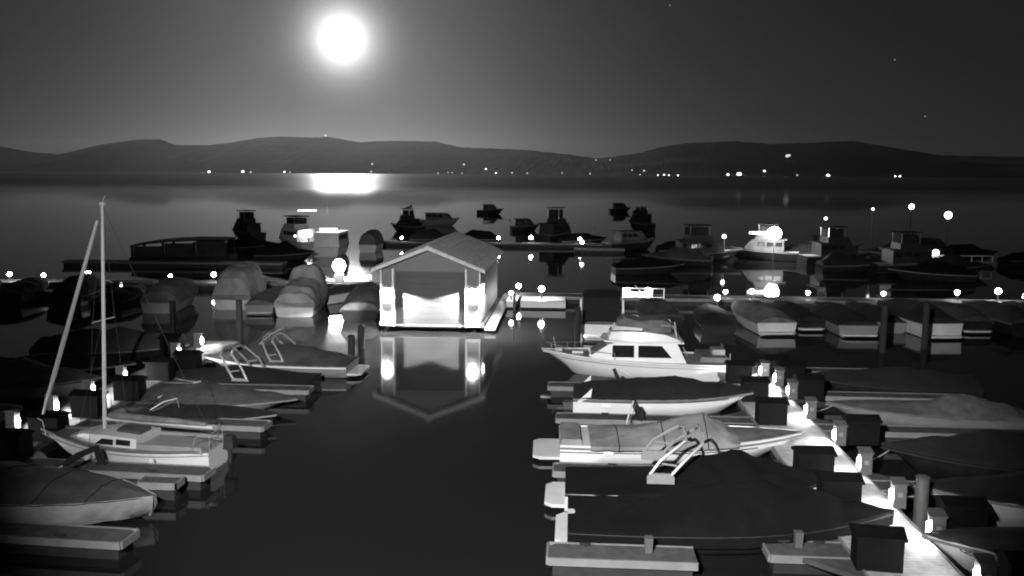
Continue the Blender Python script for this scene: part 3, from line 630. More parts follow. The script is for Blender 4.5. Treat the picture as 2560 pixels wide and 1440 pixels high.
covered('wakeboard_boat', 'black covered wakeboard boat with a pale tower, nearer of the tower pair on the left', 'boat', (-13.9,35.2), PI, 6.6, 2.3, .45, .6, [(0,.1),(.3,.4),(.5,.5),(.7,.3),(1,.03)], 'darkhull', 'covd', tow=(.42,.5,1.15,'towm',.75), seed=14)
t, H = covered('motor_boat', 'dark hulled motor boat with a white rub rail, stern platform towards the boathouse', 'boat', (-13.2,38.3), PI-.02, 6.9, 2.4, .56, .68, [(0,.15),(.15,.5),(.4,.75),(.55,.7),(.7,.4),(1,.04)], 'greyhull', 'covg', plat=.6, tow=(.45,.45,1.0,'towm',.6), seed=15, railm='white', skirt=.0)
# beyond the left dock
covered('motor_boat', 'boat with a mottled grey cover left of the mast, beyond the left dock', 'boat', (-22.2,33.4), 0, 7.0, 2.4, .55, .8, [(0,.6),(.25,.95),(.5,.9),(.75,.45),(1,.05)], 'gel2', 'covm', seed=16, wob=.04)
covered('motor_boat', 'boat under a long dark grey cover between mast and left dock end', 'boat', (-21.7,40.0), 0, 7.2, 2.5, .6, .9, [(0,.5),(.3,.9),(.55,.95),(.75,.6),(1,.05)], 'darkhull', 'covg', seed=17, wob=.04)
covered('runabout', 'white bow with a thin stripe poking in at the left picture edge', 'boat', (-22.0,28.6), 0, 6.0, 2.1, .6, .85, [(0,.05),(.4,.2),(.8,.1),(1,.02)], 'gel', 'covg', seed=18)
covered('runabout', 'dark covered boat low behind the left edge dock boxes', 'boat', (-22.2,36.6), 0, 6.4, 2.3, .5, .7, [(0,.2),(.4,.5),(.7,.35),(1,.03)], 'darkhull', 'covd', seed=19)
# right of the right dock
covered('runabout', 'long runabout with a grey hump cover right of the bright dock', 'boat', (12.85,32.1), PI, 6.9, 2.2, .55, .78, [(0,.1),(.1,.35),(.28,.62),(.36,.66),(.46,.3),(.7,.08),(1,.02)], 'greyhull', 'covm', seed=21)
covered('motor_boat', 'black covered motor boat lying in the dark right of the middle pedestals', 'boat', (13.1,26.6), PI, 7.2, 2.5, .6, .9, [(0,.4),(.3,.8),(.55,.8),(.75,.45),(1,.08)], 'darkhull', 'covd', seed=22, railm='black')
t, H = covered('motor_boat', 'white hulled motor boat with a black cover behind the tall grey post', 'boat', (12.9,22.9), PI, 7.6, 2.5, .8, 1.0, [(0,.35),(.3,.6),(.55,.6),(.8,.2),(1,.03)], 'gel2', 'covd', seed=23)
q = MB()
for k in (-.6,1.4): q.box(k,k+.16,1.19,1.25,.6,.66)
build('reflector', q, 'white', t)
t, H = covered('runabout', 'white pointed bow with an oval emblem at the bottom right, beside the last pedestals', 'boat', (11.6,19.75), PI+.0, 7.0, 2.2, .6, .92, [(0,.2),(.4,.5),(.62,.35),(.8,.12),(1,.02)], 'gel', 'covg', seed=24, rake=.8, fl=.03, skirt=0.0)
# dark oval bow emblem with a pale middle and a dark curved stroke in it
def bow_patch(pts, m, off, parent, name):
    q = MB(); q.add([H.side(tt, kk, off) for tt, kk in pts], [tuple(range(len(pts)))]); return build(name, q, m, parent, smooth=0)
TC, KC, N_ = .892, .75, 24
em = bow_patch([(TC+.026*math.cos(2*PI*k/N_), KC+.36*math.sin(2*PI*k/N_)) for k in range(N_)], 'black', .014, t, 'emblem')
bow_patch([(TC+.021*math.cos(2*PI*k/N_), KC+.27*math.sin(2*PI*k/N_)) for k in range(N_)], 'gel2', .018, em, 'emblem_field')
sw = [(-.012,-.12),(-.004,-.2),(.008,-.16),(.008,-.04),(-.008,.10),(.013,.14),(.013,.2),(-.015,.18),(-.013,.06),(.002,-.06),(.001,-.11),(-.008,-.06)]
bow_patch([(TC-a, KC+b) for a, b in sw], 'black', .022, em, 'emblem_mark')
covered('motor_boat', 'dark covered boat lost in the dark behind the grey hump cover', 'boat', (13.0,36.6), PI, 7.0, 2.4, .55, .8, [(0,.3),(.4,.6),(.7,.35),(1,.05)], 'darkhull', 'covd', seed=25, railm='black')

# middle row left, sterns to the camera
def stern_on(name, label, x, y, L, B, Fs, Fb, prof, hm, cm, p, seed, rz=PI/2, plat=0, skirt=.05, group='boats moored stern-on to the cross docks'):
    t, H = covered(name, label, 'boat', (x,y), rz, L, B, Fs, Fb, prof, hm, cm, p=p, seed=seed, plat=plat, skirt=skirt, group=group, wob=.03); return t, H
stern_on('motor_boat', 'pale covered boat stern-on, leftmost of the three tall pale covers', -26.6, 57.2, 7.0, 2.4, .9, 1.1, [(0,.45),(.1,.85),(.5,1.0),(.75,.55),(1,.1)], 'gel2', 'covp', 4.5, 31, PI/2+.12, skirt=.25)
stern_on('motor_boat', 'tallest pale covered boat stern-on with a light boxy back', -22.6, 59.3, 7.4, 2.6, 1.0, 1.2, [(0,1.1),(.08,1.6),(.5,1.75),(.7,1.0),(1,.1)], 'gel2', 'covp', 5.0, 32, PI/2+.12, skirt=.35)
stern_on('motor_boat', 'grey covered boat with a high stepped cover behind the dark piling', -17.6, 57.2, 8.0, 2.7, .9, 1.2, [(0,.6),(.1,1.0),(.4,1.2),(.5,1.9),(.62,1.9),(.75,.8),(1,.1)], 'gel2', 'covp', 4.0, 33, PI/2+.1, skirt=.3)
stern_on('motor_boat', 'low grey covered boat beside the left wall of the boathouse', -13.1, 55.6, 7.0, 2.5, .7, 1.0, [(0,.45),(.2,.95),(.6,1.0),(.8,.5),(1,.1)], 'darkhull', 'covm', 4.5, 34, PI/2+.08)
t, H = stern_on('runabout', 'white bow between the stepped cover and the boathouse lamp', -15.9, 61.2, 5.6, 2.0, .75, 1.0, [(0,.1),(.4,.3),(.7,.15),(1,.02)], 'gel', 'covg', 2.0, 35, PI/2-.5)
stern_on('motor_boat', 'dark boat stern-on at far left between the lit dock patches', -34.0, 58.6, 7.0, 2.5, .8, 1.1, [(0,.4),(.3,1.1),(.6,1.0),(1,.1)], 'darkhull', 'covd', 2.5, 36, PI/2+.2)
stern_on('motor_boat', 'dark boat stern-on at the far left edge below the first dock lamp', -41.6, 58.4, 7.0, 2.6, .8, 1.1, [(0,.3),(.3,.8),(.6,.7),(1,.1)], 'darkhull', 'covd', 2.5, 37, PI/2+.2)
stern_on('motor_boat', 'dark boat stern-on second from the far left edge', -38.0, 58.4, 7.0, 2.5, .8, 1.1, [(0,.4),(.3,.6),(.6,.6),(1,.1)], 'darkhull', 'covg', 2.5, 38, PI/2+.2)
# middle row right
t, H = stern_on('motor_boat', 'pale curved boat with grey cover, stern-on right of the cruiser', 11.2, 53.6, 7.4, 2.5, .75, 1.0, [(0,.3),(.2,.75),(.5,.7),(.7,.4),(1,.05)], 'gel2', 'covm', 2.0, 41, PI/2+.12, plat=.5)
stern_on('motor_boat', 'dark covered boat with a grey stern, middle of three at the right', 15.9, 53.4, 7.2, 2.5, .7, .95, [(0,.2),(.25,.7),(.6,.6),(1,.05)], 'greyhull', 'covd', 2.2, 42, PI/2+.06, plat=.5)
stern_on('motor_boat', 'dark boat with grey boxy stern behind the right-hand pilings', 20.2, 53.6, 7.8, 2.5, .9, 1.05, [(0,.35),(.25,.85),(.6,.7),(1,.05)], 'gel2', 'covd', 2.5, 43, PI/2+.12, plat=.5)
stern_on('runabout', 'low dark runabout with a small lit bow lamp left of the pale curved boat', 8.5, 53.0, 6.6, 2.2, .6, .85, [(0,.05),(.5,.2),(1,.03)], 'darkhull', 'covd', 2.0, 44, PI/2-.05)
stern_on('motor_boat', 'dark boat at the far right edge of the middle row', 25.6, 54.5, 7.2, 2.5, .8, 1.0, [(0,.3),(.3,.7),(.6,.6),(1,.05)], 'darkhull', 'covg', 2.2, 45, PI/2+.1)

def line(label, a, b, sag=.25):
    a, b = Vector(a), Vector(b); o = thing('mooring_line', label, 'rope', a, 0, 'mooring lines')
    q = MB(); q.tube([(b-a)*(k/8)+Vector((0,0,-sag*4*(k/8)*(1-k/8))) for k in range(9)], .016, 5); build('rope', q, 'rope', o)
line('mooring line from the pale ski boat bow to the right dock', (7.3,27.9,.82), (7.6,29.2,.53), .1)
line('mooring line from the white runabout bow to the right dock', (7.0,33.2,.85), (7.5,34.6,.53), .1)
line('mooring line from the white cruiser stern to the right dock', (6.9,38.2,.75), (7.6,37.2,.53), .1)
line('mooring line from the grey hump cover boat to the right dock', (9.7,32.1,.7), (8.4,31.6,.53), .12)
line('mooring line from the black covered boat at middle right', (9.8,26.6,.8), (8.4,25.8,.53), .12)
line('mooring line from the white hulled boat behind the tall grey post', (9.4,22.6,.85), (8.45,23.4,.53), .1)
line('mooring line from the sailboat bow to the left dock', (-16.5,26.0,.85), (-17.0,27.2,.53), .1)
for k, (x, y, L, B, lab, hm_, cm_) in enumerate([(-30.4,57.6,6.4,2.3,'low dark boat stern-on between the landing stage and the leftmost pale cover','darkhull','covg'),(-20.0,57.0,6.2,2.0,'low grey boat stern-on squeezed between the tallest cover and the stepped cover','greyhull','covm'),
  (5.2,54.4,6.6,2.3,'low dark boat stern-on below the rail gate with two lamps','darkhull','covg'),(13.6,54.6,6.4,1.9,'narrow dark boat stern-on right beside the pale curved boat','darkhull','covd'),(18.1,54.4,6.4,1.9,'narrow grey-sterned boat stern-on between the two right-hand pilings','greyhull','covd'),
  (23.0,54.9,6.6,2.1,'dark boat stern-on just right of the boxy grey stern','darkhull','covg'),(28.6,55.6,7.0,2.3,'dark covered boat stern-on second from the right end of the middle row','darkhull','covg'),(31.6,56.0,7.0,2.3,'dark covered boat stern-on at the right end of the middle row','greyhull','covd')]):
    stern_on('motor_boat', lab, x, y, L, B, .6+.06*(k%3), .9, [(0,.2+.1*(k%2)),(.2,.5+.12*(k%3)),(.55,.55),(.8,.3),(1,.04)], hm_, cm_, 2.4+.4*(k%3), 80+k, PI/2+.1, plat=.35 if k%2 else 0)
# canvas-backed cabin boat right of the boathouse
t = thing('cabin_boat', 'white cabin boat stern-on with a tall dark canvas enclosure, right of the boathouse', 'boat', (1.7,51.3,0), PI/2)
H = Hull(7.6, 2.5, .85, 1.2, rake=1.0); H.hull(t, 'gel'); H.deck(t, 'gel2'); H.rail(t, 'strip', .04)
q = MB(); q.loft([[(x,-w,.85),(x,-w*.93,h),(x,w*.93,h),(x,w,.85)] for x,w,h in ((-2.0,1.05,1.9),(.2,1.05,1.95),(1.0,.95,1.8),(1.9,.8,1.15))], True); build('cabin', q, 'gel', t, smooth=20)
q = MB(); q.loft([[(x,-w,1.05),(x,-w*.97,h-.1),(x,-w*.7,h),(x,w*.7,h),(x,w*.97,h-.1),(x,w,1.05)] for x,w,h in ((-3.6,1.02,2.3),(-3.2,1.05,2.5),(-2.02,1.05,2.55))], True); build('canvas_enclosure', q, 'covd', t, smooth=30)
q = MB()
for e in (1,-1): q.box(-3.7,-2.1,e*1.13-.035,e*1.13+.035,.8,2.35-.9); q.frus((-3.75,-3.5,e*1.16-.05,e*1.16+.05),(-3.6,-3.45,e*1.14-.05,e*1.14+.05),.75,2.2)
build('side_panel', q, 'white', t, smooth=0)
H.platform(t, .6, .3, 'gel'); fender(t, -2.6, 1.3, .25); fender(t, -2.6, -1.3, .25)
q = MB(); q.box(-3.75,-3.65,-1.0,1.0,.55,.84); build('transom_door', q, 'gel2', t)

# ------------------------------------------------------------------ boathouse
bh = thing('boathouse', 'white boathouse with gable roof and two glowing wall lanterns in the middle of the harbour', 'boathouse', (-7.97,49.1,-.3)); bh.scale = (1.05,1.05,1.05)
q = MB(); q.box(-2.75,2.9,.02,11.2,.52,.6); build('platform', q, 'deckd', bh, smooth=0)
for x in (-2.5,2.35):
    for y in (.25,5.5,10.6):
        q = MB(); q.tube([(x,y,-1.2),(x,y,.357)], .12, 10); build('pile', q, 'ped', bh)
# wings of lap siding, each board proud of the one above
def siding(x0, x1, z0, z1, y, axis='y'):
    out = []; nb = int((z1-z0)/.17); h = (z1-z0)/nb
    for k in range(nb):
        q = MB(); a, b = z0+k*h, z0+(k+1)*h-.004
        if axis == 'y': q.prism_x([(y-.035,a),(y,a),(y,b),(y-.008,b)], x0, x1)
        else: q.prism_y([(y+.035,a),(y,a),(y,b),(y+.008,b)], x0, x1)
        out.append(q)
    return out
q = MB(); q.box(-2.68,-1.98,.0,.12,.6,3.75); build('wall', q, 'wall', bh, smooth=0)
q = MB(); q.box(1.98,2.68,.0,.12,.6,3.75); build('wall', q, 'wall', bh, smooth=0)
for x0, x1 in ((-2.66,-2.0),(2.0,2.66)):
    for sbm in siding(x0, x1, .85, 3.7, -.002): build('siding_board', sbm, 'wall', bh, smooth=0)
for x in (-2.72,2.66):
    q = MB(); q.box(x,x+.06,-.06,.0,.6,3.74); build('corner_board', q, 'white', bh, smooth=0)
for x in (-2.02, 1.94):  # inner boards made deep to keep lantern light off the door edges
    q = MB(); q.box(x,x+.08,-.33,.0,.6,3.74); build('corner_board', q, 'white', bh, smooth=0)
for x0,x1 in ((-2.75,-1.95),(1.95,2.75)):
    q = MB(); q.box(x0,x1,-.2,-.04,.62,.80); build('sill', q, 'white', bh, smooth=0)
# the big door stands back behind the wings
for x in (-1.98, 1.93):
    q = MB(); q.box(x,x+.05,.122,.3,.6,3.6); build('jamb', q, 'trim', bh, smooth=0)
dr = bpy.data.objects.new('door', None); COL.objects.link(dr); dr.parent = bh
nb = 9; zh = (3.55-.62)/nb
for k in range(nb):
    q = MB(); q.box(-1.925,1.925,.18+.002*(k%2),.26,.62+k*zh,.62+(k+1)*zh-.006); build('door_slat', q, 'doorm', dr, smooth=0)
q = MB(); q.box(-1.95,1.95,-.03,.14,3.56,3.76); build('lintel', q, 'wall', bh, smooth=0)
q = MB(); q.box(-1.92,1.92,.0,.17,.602,.63); build('threshold', q, 'white', bh, smooth=0)
# side and back walls
q = MB(); q.box(-2.68,-2.58,.12,11.0,.6,3.75); q.box(-2.58,2.58,10.9,11.0,.6,3.75); build('wall', q, 'wall', bh, smooth=0)
q = MB(); q.box(2.58,2.68,.12,11.0,.6,3.75); build('wall', q, 'wall', bh, smooth=0)
for sbm in siding(.14, 10.9, .7, 3.6, 2.682, 'x'): build('siding_board', sbm, 'wall', bh, smooth=0)
# gable and roof
q = MB(); q.prism_y([(-2.75,3.76),(2.75,3.76),(0,4.86)], -.12, .04); build('gable', q, 'wall', bh, smooth=0)
for k in range(1, 6):
    z = 3.76+k*.17; wv = 2.75*(1-(z-3.76)/1.1)
    q = MB(); q.box(-wv+.06,wv-.06,-.136,-.122,z,z+.03); build('gable_batten', q, 'wall', bh, smooth=0)
for e in (1,-1):
    q = MB(); n_ = 12
    prof = [(0,4.98),(e*3.02,3.76),(e*3.02,3.62),(0,4.84)]
    q.prism_y(prof if e < 0 else prof[::-1], -.75, 11.3); rf = build('roof', q, 'roof', bh, smooth=0)
    for k in range(n_):       # courses of shakes, butt edges proud
        a, b = k/n_, (k+1)/n_
        x0, x1 = e*3.05*(1-a), e*3.05*(1-b); z0, z1 = 4.985-1.232*(1-a), 4.985-1.232*(1-b)
        m_ = 0; yy = -.78
        q = MB()
        while yy < 11.3:
            wd = random.uniform(.25,.5); y2 = min(yy+wd, 11.33); j = random.uniform(0,.014)
            q.add([(x0,yy,z0+.012),(x0,y2-.012,z0+.012),(x1,y2-.012,z1+.006),(x1,yy,z1+.006),(x0,yy,z0+.042+j),(x0,y2-.012,z0+.042+j),(x1,y2-.012,z1+.012+j),(x1,yy,z1+.012+j)],[(0,3,2,1),(4,5,6,7),(0,1,5,4),(1,2,6,5),(2,3,7,6),(3,0,4,7)]); yy = y2
        build('shake_course', q, 'roof', rf, smooth=0)
q = MB(); q.prism_y([(-.16,4.96),(0,5.05),(.16,4.96),(0,4.99)], -.8, 11.35); build('ridge_cap', q, 'roof', bh, smooth=0)
for e in (1,-1):
    q = MB(); q.prism_y([(0,4.97),(e*3.06,3.735),(e*3.06,3.58),(0,4.80)], -.81, -.755); build('bargeboard', q, 'roof', bh, smooth=0)
# wall lanterns with solid caps; each throws its light down
def lantern(x, y, z, parent, fx, fy):
    s = bpy.data.objects.new('lantern', None); COL.objects.link(s); s.parent = parent; s.location = (x,y,z)
    q = MB(); q.box(-.06,.06,fy*.0,.05,-.1,.12) ; build('bracket', q, 'black', s, smooth=0)
    q = MB(); q.tube([(0,-.26,.20),(0,-.26,.34)], [.33,.06], 12); q.tube([(0,-.26,.28),(0,.0,.28)], .03, 6); build('hood', q, 'white', s)
    q = MB(); q.ball((0,-.26,-.07), .29, 14, 9, 1.05); build('bulb', q, 'bulb', s)
    ld = bpy.data.lights.new('lantern_light', 'SPOT'); lo = bpy.data.objects.new('lantern_light', ld); COL.objects.link(lo)
    ld.energy = 6500; ld.spot_size = R(150); ld.spot_blend = .10; ld.shadow_soft_size = .05
    lo.parent = s; lo.location = (0,-.74,.24)
    return s
lantern(-2.34,-.05,2.48,bh,0,1); lantern(2.32,-.05,2.53,bh,0,1)
q = MB(); q.box(2.7,2.78,1.2,1.35,2.4,2.75); sl_ = build('side_lamp', q, 'bulb', bh, smooth=0)
q = MB(); q.box(2.96,3.55,-.1,14.0,.42,.58); build('side_walkway', q, 'deck', bh, smooth=0)
ld = bpy.data.lights.new('side_lamp_light', 'SPOT'); lo = bpy.data.objects.new('side_lamp_light', ld); COL.objects.link(lo)
ld.energy = 1600; ld.spot_size = R(150); ld.spot_blend = .3; ld.shadow_soft_size = .06; lo.parent = bh; lo.location = (3.05,1.6,2.45)
# lit fascia floats beyond the boathouse
for x0, x1, lab in ((-3.35,-.35,'wide white lit float face right of the boathouse'),(-4.3,-3.6,'narrow white lit float face touching the boathouse walkway')):
    f = thing('white_float', lab, 'float', ((x0+x1)/2,58.0,0)); h = (x1-x0)/2
    q = MB(); q.box(-h,h,0,2.4,.12,.55); build('body', q, 'white', f, smooth=0)
    q = MB(); q.box(-h+.05,h-.05,.1,2.3,-.4,.117); build('base', q, 'flt', f, smooth=0)
put_lamp(-4.0,58.5,.55,'bright globe lamp at the front corner of the narrow white float'); put_lamp(-2.0,59.4,.55,'globe lamp standing on the wide white float')
# two bright lamps on a white rail gate
g = thing('rail_gate', 'white rail frame with two glaring lamps on the right cross dock', 'gate', (4.6,60.2,.5))
q = MB()
for x in (-1.05,.95,1.75): q.tube([(x,0,0),(x,0,.75)], .035, 6)
q.tube([(-1.05,0,.73),(1.75,0,.73)], .03, 6); q.tube([(-1.05,0,.12),(1.75,0,.12)], .03, 6); q.tube([(-.2,0,.9),(.5,0,.12)], .02, 5); build('rail', q, 'white', g)
q = MB(); q.box(-.95,.85,.04,.07,.14,.5); build('panel', q, 'white', g, smooth=0)
for x in (-.75,.65):
    q = MB(); q.ball((x,-.1,.62), .16, 10, 6); build('lamp', q, 'globe', g)
# bow lamp of the dark runabout
o = put_lamp(9.3,56.3,.62,'small glaring lamp on the bow deck of the low dark runabout')
# glaring big lamp left of the boathouse
bl = thing('flood_lamp', 'glaring flood lamp on a short mast left of the boathouse', 'flood lamp', (-18.1,67.3,.5))
q = MB(); q.tube([(0,0,0),(0,0,1.0)], .06, 8); build('mast', q, 'ped', bl)
q = MB(); q.tube([(0,0,.62),(0,0,.9),(0,0,1.2),(0,0,1.5),(0,0,1.7),(0,0,1.78)], [.12,.36,.50,.44,.24,.05], 14); build('globe', q, emit('flood_globe', 60.0), bl)
q = MB(); q.box(-.35,.35,-.25,.25,0,.55); build('cabinet', q, 'white', bl)

# ------------------------------------------------------------------ far craft
def far_boat(name, label, x, y, rz, L, B, F, cab, fly=None, hm='darkhull', cm='dcab', extra=None, group='boats at the outer moorings'):
    t = thing(name, label, 'boat', (x,y,0), rz, group)
    H = Hull(L, B, F, F*1.45, rake=.12*L, p=2.2); H.hull(t, hm, 14); H.deck(t, 'gel2', n=8); H.rail(t, 'strip', .04)
    x0, x1, h, wv = cab; z0 = F*.98
    q = MB(); q.loft([[(xx,-w_,z0),(xx,-w_*.92,zz),(xx,w_*.92,zz),(xx,w_,z0)] for xx,w_,zz in ((x0,wv,z0+h*.97),(x1-h*.8,wv,z0+h),(x1-h*.35,wv*.95,z0+h*.92),(x1+.4,wv*.8,z0+.08))], True); build('cabin', q, cm, t, smooth=20)
    nw = max(2, int((x1-x0)/1.1)); sp = (x1-h*.8-x0-.3)/nw
    for k in range(nw):
        for e in (1,-1):
            q = MB(); xa = x0+.2+k*sp; q.box(xa,xa+sp*.8,e*wv*.955-.03,e*wv*.955+.03,z0+h*.5,z0+h*.85); build('window', q, 'glass', t, smooth=0)
    q = MB(); q.box(x0-.3,x1-h*.5,-wv*1.02,wv*1.02,z0+h+.004,z0+h+.09); build('cabin_roof', q, cm, t, smooth=0)
    if fly:
        fx0, fx1, fh = fly; zt = z0+h+.09
        q = MB(); q.frus((fx0,fx1,-wv*.85,wv*.85),(fx0,fx1-.25,-wv*.8,wv*.8),zt,zt+.55); build('flybridge', q, cm, t)
        q = MB()
        for xx in (fx0+.1,fx1-.4):
            for e in (1,-1): q.tube([(xx,e*wv*.75,zt+.5),(xx,e*wv*.75,zt+fh)], .03, 5)
        build('bimini_frame', q, 'alu', t)
        q = MB(); q.box(fx0-.1,fx1-.2,-wv*.85,wv*.85,zt+fh,zt+fh+.1); q.box(fx0,fx1-.5,-wv*.6,wv*.6,zt+.56,zt+fh*.9); build('bimini_top', q, 'covd', t)
    if extra: extra(t, z0+h)
    return t
def flagpole(t, z):
    q = MB(); q.tube([(-1,0,z),(-1,0,z+2.2)], .035, 5); build('flagpole', q, 'pile', t)
    q = MB(); q.add([(-1,0,z+2.2),(-1,0,z+1.75),(.2,.05,z+1.5),(.7,0,z+1.55),(.2,.05,z+1.7)],[(0,1,2,3,4)]); q.add([(-1,.03,z+2.2),(-1,.03,z+1.75),(.2,.08,z+1.5),(.7,.03,z+1.55),(.2,.08,z+1.7)],[(4,3,2,1,0)]); build('flag', q, 'flag', t)
far_boat('motor_yacht', 'dark flybridge motor yacht in silhouette, leftmost of the outer boats', -44.3, 117, PI/2+.9, 6.5, 2.6, .9, (-2.2,1.6,1.2,1.05), (-1.2,.9,1.55))
far_boat('motor_yacht', 'motor yacht with bright strip lights and a pale cabin below the moon glitter', -32.8, 102.5, PI/2+.8, 7.5, 2.8, 1.0, (-2.6,2.0,1.3,1.15), (-1.6,1.2,1.4), 'gel2', 'gel2')
far_boat('motor_yacht', 'pale boat stern-on with barred dark window below the moon glitter', -26.3, 96, PI/2, 7.5, 3.2, 1.0, (-3.2,1.8,1.5,1.4), None, 'gel', 'gel')
covered('motor_boat', 'pale boxy covered boat beside the barred window boat', 'boat', (-23.0,101), PI/2, 6.5, 2.2, .9, 1.1, [(0,1.3),(.5,1.45),(.8,.8),(1,.1)], 'gel2', 'covm', p=4, seed=51)
far_boat('motor_yacht', 'dark moored boat flying a flag at the outer moorings', -25.2, 133, PI/2+1.2, 5.6, 2.2, .9, (-1.8,1.2,1.1,.9), (-1.0,.8,1.4), extra=flagpole)
far_boat('motor_yacht', 'grey moored boat with a rounded top beside the flag boat', -22.6, 150, -.1, 7.0, 2.5, 1.0, (-2.3,1.8,1.1,1.0), None, 'greyhull', 'covm')
far_boat('runabout', 'lone dark runabout moored out in open water', -18.1, 195, .1, 6.0, 2.2, .9, (-1.6,1.3,1.2,.9), None)
far_boat('motor_boat', 'low dark moored boat left of the tall dark yacht', -7.3, 138, .3, 4.6, 2.0, .8, (-1.4,1.1,1.1,.85), None)
far_boat('motor_yacht', 'tall dark flybridge yacht behind the back dock right of the boathouse roof', -2.0, 117, PI/2-.6, 6.6, 2.8, 1.1, (-2.4,1.8,1.4,1.15), (-.9,.9,1.9))
far_boat('motor_boat', 'left one of two overlapping dark moored boats right of centre', 11.4, 211, .2, 5.2, 2.2, .9, (-1.6,1.2,1.2,.9), None)
far_boat('motor_boat', 'right one of two overlapping dark moored boats right of centre', 10.9, 144, PI/2+.7, 5.2, 2.4, 1.1, (-1.8,1.3,1.5,1.0), (-1.0,.8,1.0))
# craft along the dark right side of the harbour
RS = [(7.2,106,.4,6.5,'dark cruiser low behind the far lamp post right of centre',0),(13.5,92,.2,8.5,'dark cruiser with a pale curved bow panel right of centre',1),(20.2,95.0,2.9,7.5,'cruiser washed by the glaring flood on its roof',2),(27.0,91.5,.2,7.5,'dark cruiser right of the glaring flood lit boat',1),(31.5,84,.15,7.5,'dark cruiser before the thin lamp posts at right',1),(29.5,101,.3,7.0,'dark cruiser farther out at right',0),(39.0,99,.1,6.5,'dark cruiser with small white lamps behind the railed dock',0)]
for k, (x, y, rz, L, lab, kd) in enumerate(RS):
    far_boat('cabin_cruiser', lab, x, y, rz, L, 2.7, .95, (-L*.3,L*.22,1.25,1.1), ((-L*.2,L*.1,1.5) if kd else None), 'darkhull', 'covm' if kd == 2 else 'dcab')
MORE = [(7.0,80,.15,6.5,'dark covered boat lying along the harbour just left of the flood lit cruiser','covk'),(10.5,88.5,2.9,7.0,'dark covered boat behind its neighbour left of the flood','covg'),(13.0,99,.1,7.0,'dark covered boat half hidden behind the flood lit cruiser','covk'),
 (26.5,84.5,.1,6.5,'dark covered boat right of the flood, nearer the cross dock','covd'),(31.0,78,3.0,6.8,'dark covered boat below the thin lamp posts','covk'),(35.0,83,.1,6.6,'dark covered boat before the white railed dock','covd'),(24.0,96,3.1,6.4,'dark covered boat behind the right-hand cruisers','covg'),
 (42.5,97,.2,6.5,'dark covered boat beyond the white railed dock','covk'),(34.5,97,3.0,6.5,'dark covered boat between lamp posts at right','covd'),(1.5,111.5,.2,6.0,'dark covered boat behind the right end of the far back dock','covk'),(-12.5,112,3.0,6.5,'dark covered boat behind the far back dock, over the boathouse roof','covk'),(-17.5,111,.1,6.0,'dark covered boat at the left part of the far back dock','covd'),(46.5,92,.1,6.0,'dark covered boat at the far right beyond the railed dock','covk'),
 (-36.0,96.5,.4,6.0,'dark covered boat left of the strip-lit yacht','covk'),(-29.0,87.5,.1,6.0,'dark covered boat below the barred window boat','covk')]
for k, (x, y, rz, L, lab, cm_) in enumerate(MORE):
    covered('motor_boat', lab, 'boat', (x,y), rz, L, 2.4, .7, 1.0, [(0,.3+.1*(k%3)),(.2,.7+.15*(k%4)),(.5,.9+.2*(k%3)),(.75,.4),(1,.05)], 'darkhull', cm_, p=2.2, seed=60+k, group='dark covered boats at the outer docks')
# flood on the roof of the lit cruiser
fb = thing('boat_flood', 'glaring floodlight with a long light bar above the lit cruiser', 'floodlight', (20.75,92,0))
q = MB(); q.tube([(0,0,-.6),(0,0,2.5)], .06, 6); build('mast', q, 'ped', fb)
q = MB(); q.ball((0,0,3.05), .72, 14, 8, .85); build('lamp_head', q, emit('flood_head', 110.0), fb)
q = MB(); q.tube([(-2.5,0,3.08),(-.4,0,3.05)], [.10,.17], 8); build('light_bar', q, emit('light_bar', 8.0), fb)
# lamp posts and small lamps at right
def tall_lamp(x, y, h, r, label, s):
    t = thing('lamp_post', label, 'lamp post', (x,y,0), 0, 'lamp posts at the outer right docks')
    q = MB(); q.tube([(0,0,-.8),(0,0,h)], .09, 6); build('post', q, 'ped', t)
    q = MB(); q.ball((0,0,h+r*.8), r, 10, 6); build('lamp', q, s, t)
e40 = emit('post_lamp', 14.0); e5 = emit('small_lamp', 4.0)
tall_lamp(34.8,105,5.0,.16,'tallest thin lamp post at right, lit down its length',e5); tall_lamp(55.9,150,3.6,.42,'star-bright small lamp post far out at right',e40)
tall_lamp(49.5,120,3.5,.46,'bright lamp post with an arm near the right edge',e40); tall_lamp(1.17,100.2,1.1,.22,'lamp post on the pale curved end of the back dock',e40)
tall_lamp(30.9,110,3.6,.2,'faint lamp post between the right-hand cruisers',e5); tall_lamp(16.2,95,2.3,.2,'lamp post left of the glaring flood',e40)
tall_lamp(-30.4,100,1.6,.42,'bright lamp beside the pale yacht below the moon glitter',e40)
tall_lamp(-32.0,100,1.5,.15,'tiny lamp in front of the strip-lit yacht',e5)
dock('floating_dock', 'small curved-end dock under the far lamp post right of the roof', .3, 6.0, 100.2, 101.4)
rd = dock('floating_dock', 'white railed dock with a lamp at far right', 34.6, 41.6, 90.0, 91.4)
q = MB()
for k in range(8): q.tube([(-3.4+k,.02,.5),(-3.4+k,.02,1.15)], .04, 5)
q.tube([(-3.4,.02,1.13),(3.5,.02,1.13)], .04, 5); build('railing', q, 'white', rd)
q = MB(); q.box(-3.3,-1.2,.1,.16,.55,1.0); build('panel', q, 'white', rd, smooth=0)
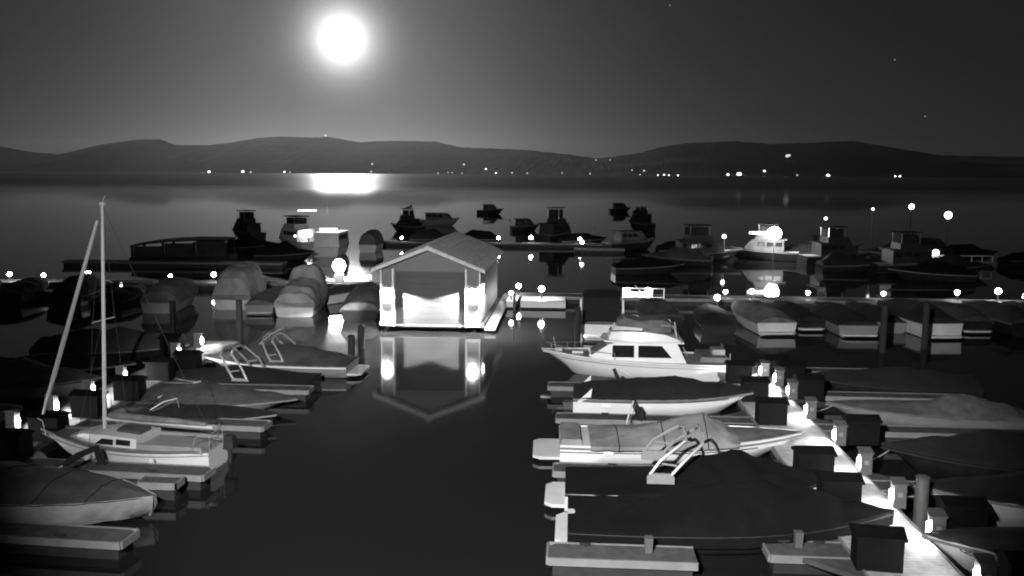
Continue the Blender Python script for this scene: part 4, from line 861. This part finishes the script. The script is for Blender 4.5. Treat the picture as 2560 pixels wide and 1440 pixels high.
tall_lamp(36.1,89.8,1.2,.3,'lamp glaring over the white railed dock at far right',e40)
# strip lights on the pale yachts
def strip(label, x, y, z, ln, r, s):
    t = thing('strip_light', label, 'light', (x,y,z)); q = MB(); q.tube([(-ln/2,0,0),(ln/2,0,.03)], r, 6); build('tube', q, s, t)
    q = MB(); q.box(-ln/2,ln/2,r*1.0,r*2.2,-.03,r*1.3); build('holder', q, 'trim', t, smooth=0)
strip('upper bright strip light on the roof of the strip-lit yacht', -31.0,101.6,4.5,2.2,.08,e5); strip('lower bright strip light over the barred window boat', -25.9,92.3,2.95,1.9,.10,e5)
# small white buoys on the moorings
bq = MB(); bq.ball((0,0,.1), .22, 10, 6); b0 = None
for x, y in ((-16,120),(-29,160),(4,150),(-12,170),(18,160)):
    if b0 is None: b0 = build('mooring_ball', bq, 'white'); o = b0
    else: o = b0.copy(); COL.objects.link(o)
    o.location = (x,y,0); tag(o, 'small pale mooring ball floating on the open lake', 'buoy', 'mooring balls')
# long covered shelter at left
sh = thing('boat_shelter', 'long low boat shelter with a curved dark roof at the left', 'shelter', (-40.0,88.4,0), R(10))
pr = [(-4.8,1.55),(-3,1.85),(-1,2.05),(1.5,2.15),(4.8,2.1)]
q = MB(); q.prism_y(pr+[(x,z-.16) for x,z in pr[::-1]], -2.2, 2.2); build('roof', q, 'covd', sh, smooth=0)
for x in (-4.6,-1.6,1.5,4.6):
    for y in (-2.0,2.0):
        q = MB(); q.box(x-.11,x+.11,y-.11,y+.11,-.5,1.52+.1*(x>-3)+.25*(x>-2)); build('post', q, 'pile', sh, smooth=0)
for k, (a, b) in enumerate(((-4.45,-1.75),(-1.45,1.35),(1.65,4.45))):
    q = MB(); q.box(a,b,-1.97,-1.9,.35,(1.45,1.75,1.95)[k]); build('curtain', q, 'covg', sh, smooth=0)
q = MB(); q.box(-4.9,4.9,-2.15,2.15,-.3,.34); build('float', q, 'flt', sh, smooth=0)

print('objects', len(bpy.data.objects), 'tris', sum(len(o.data.polygons) for o in bpy.data.objects if o.type == 'MESH'))
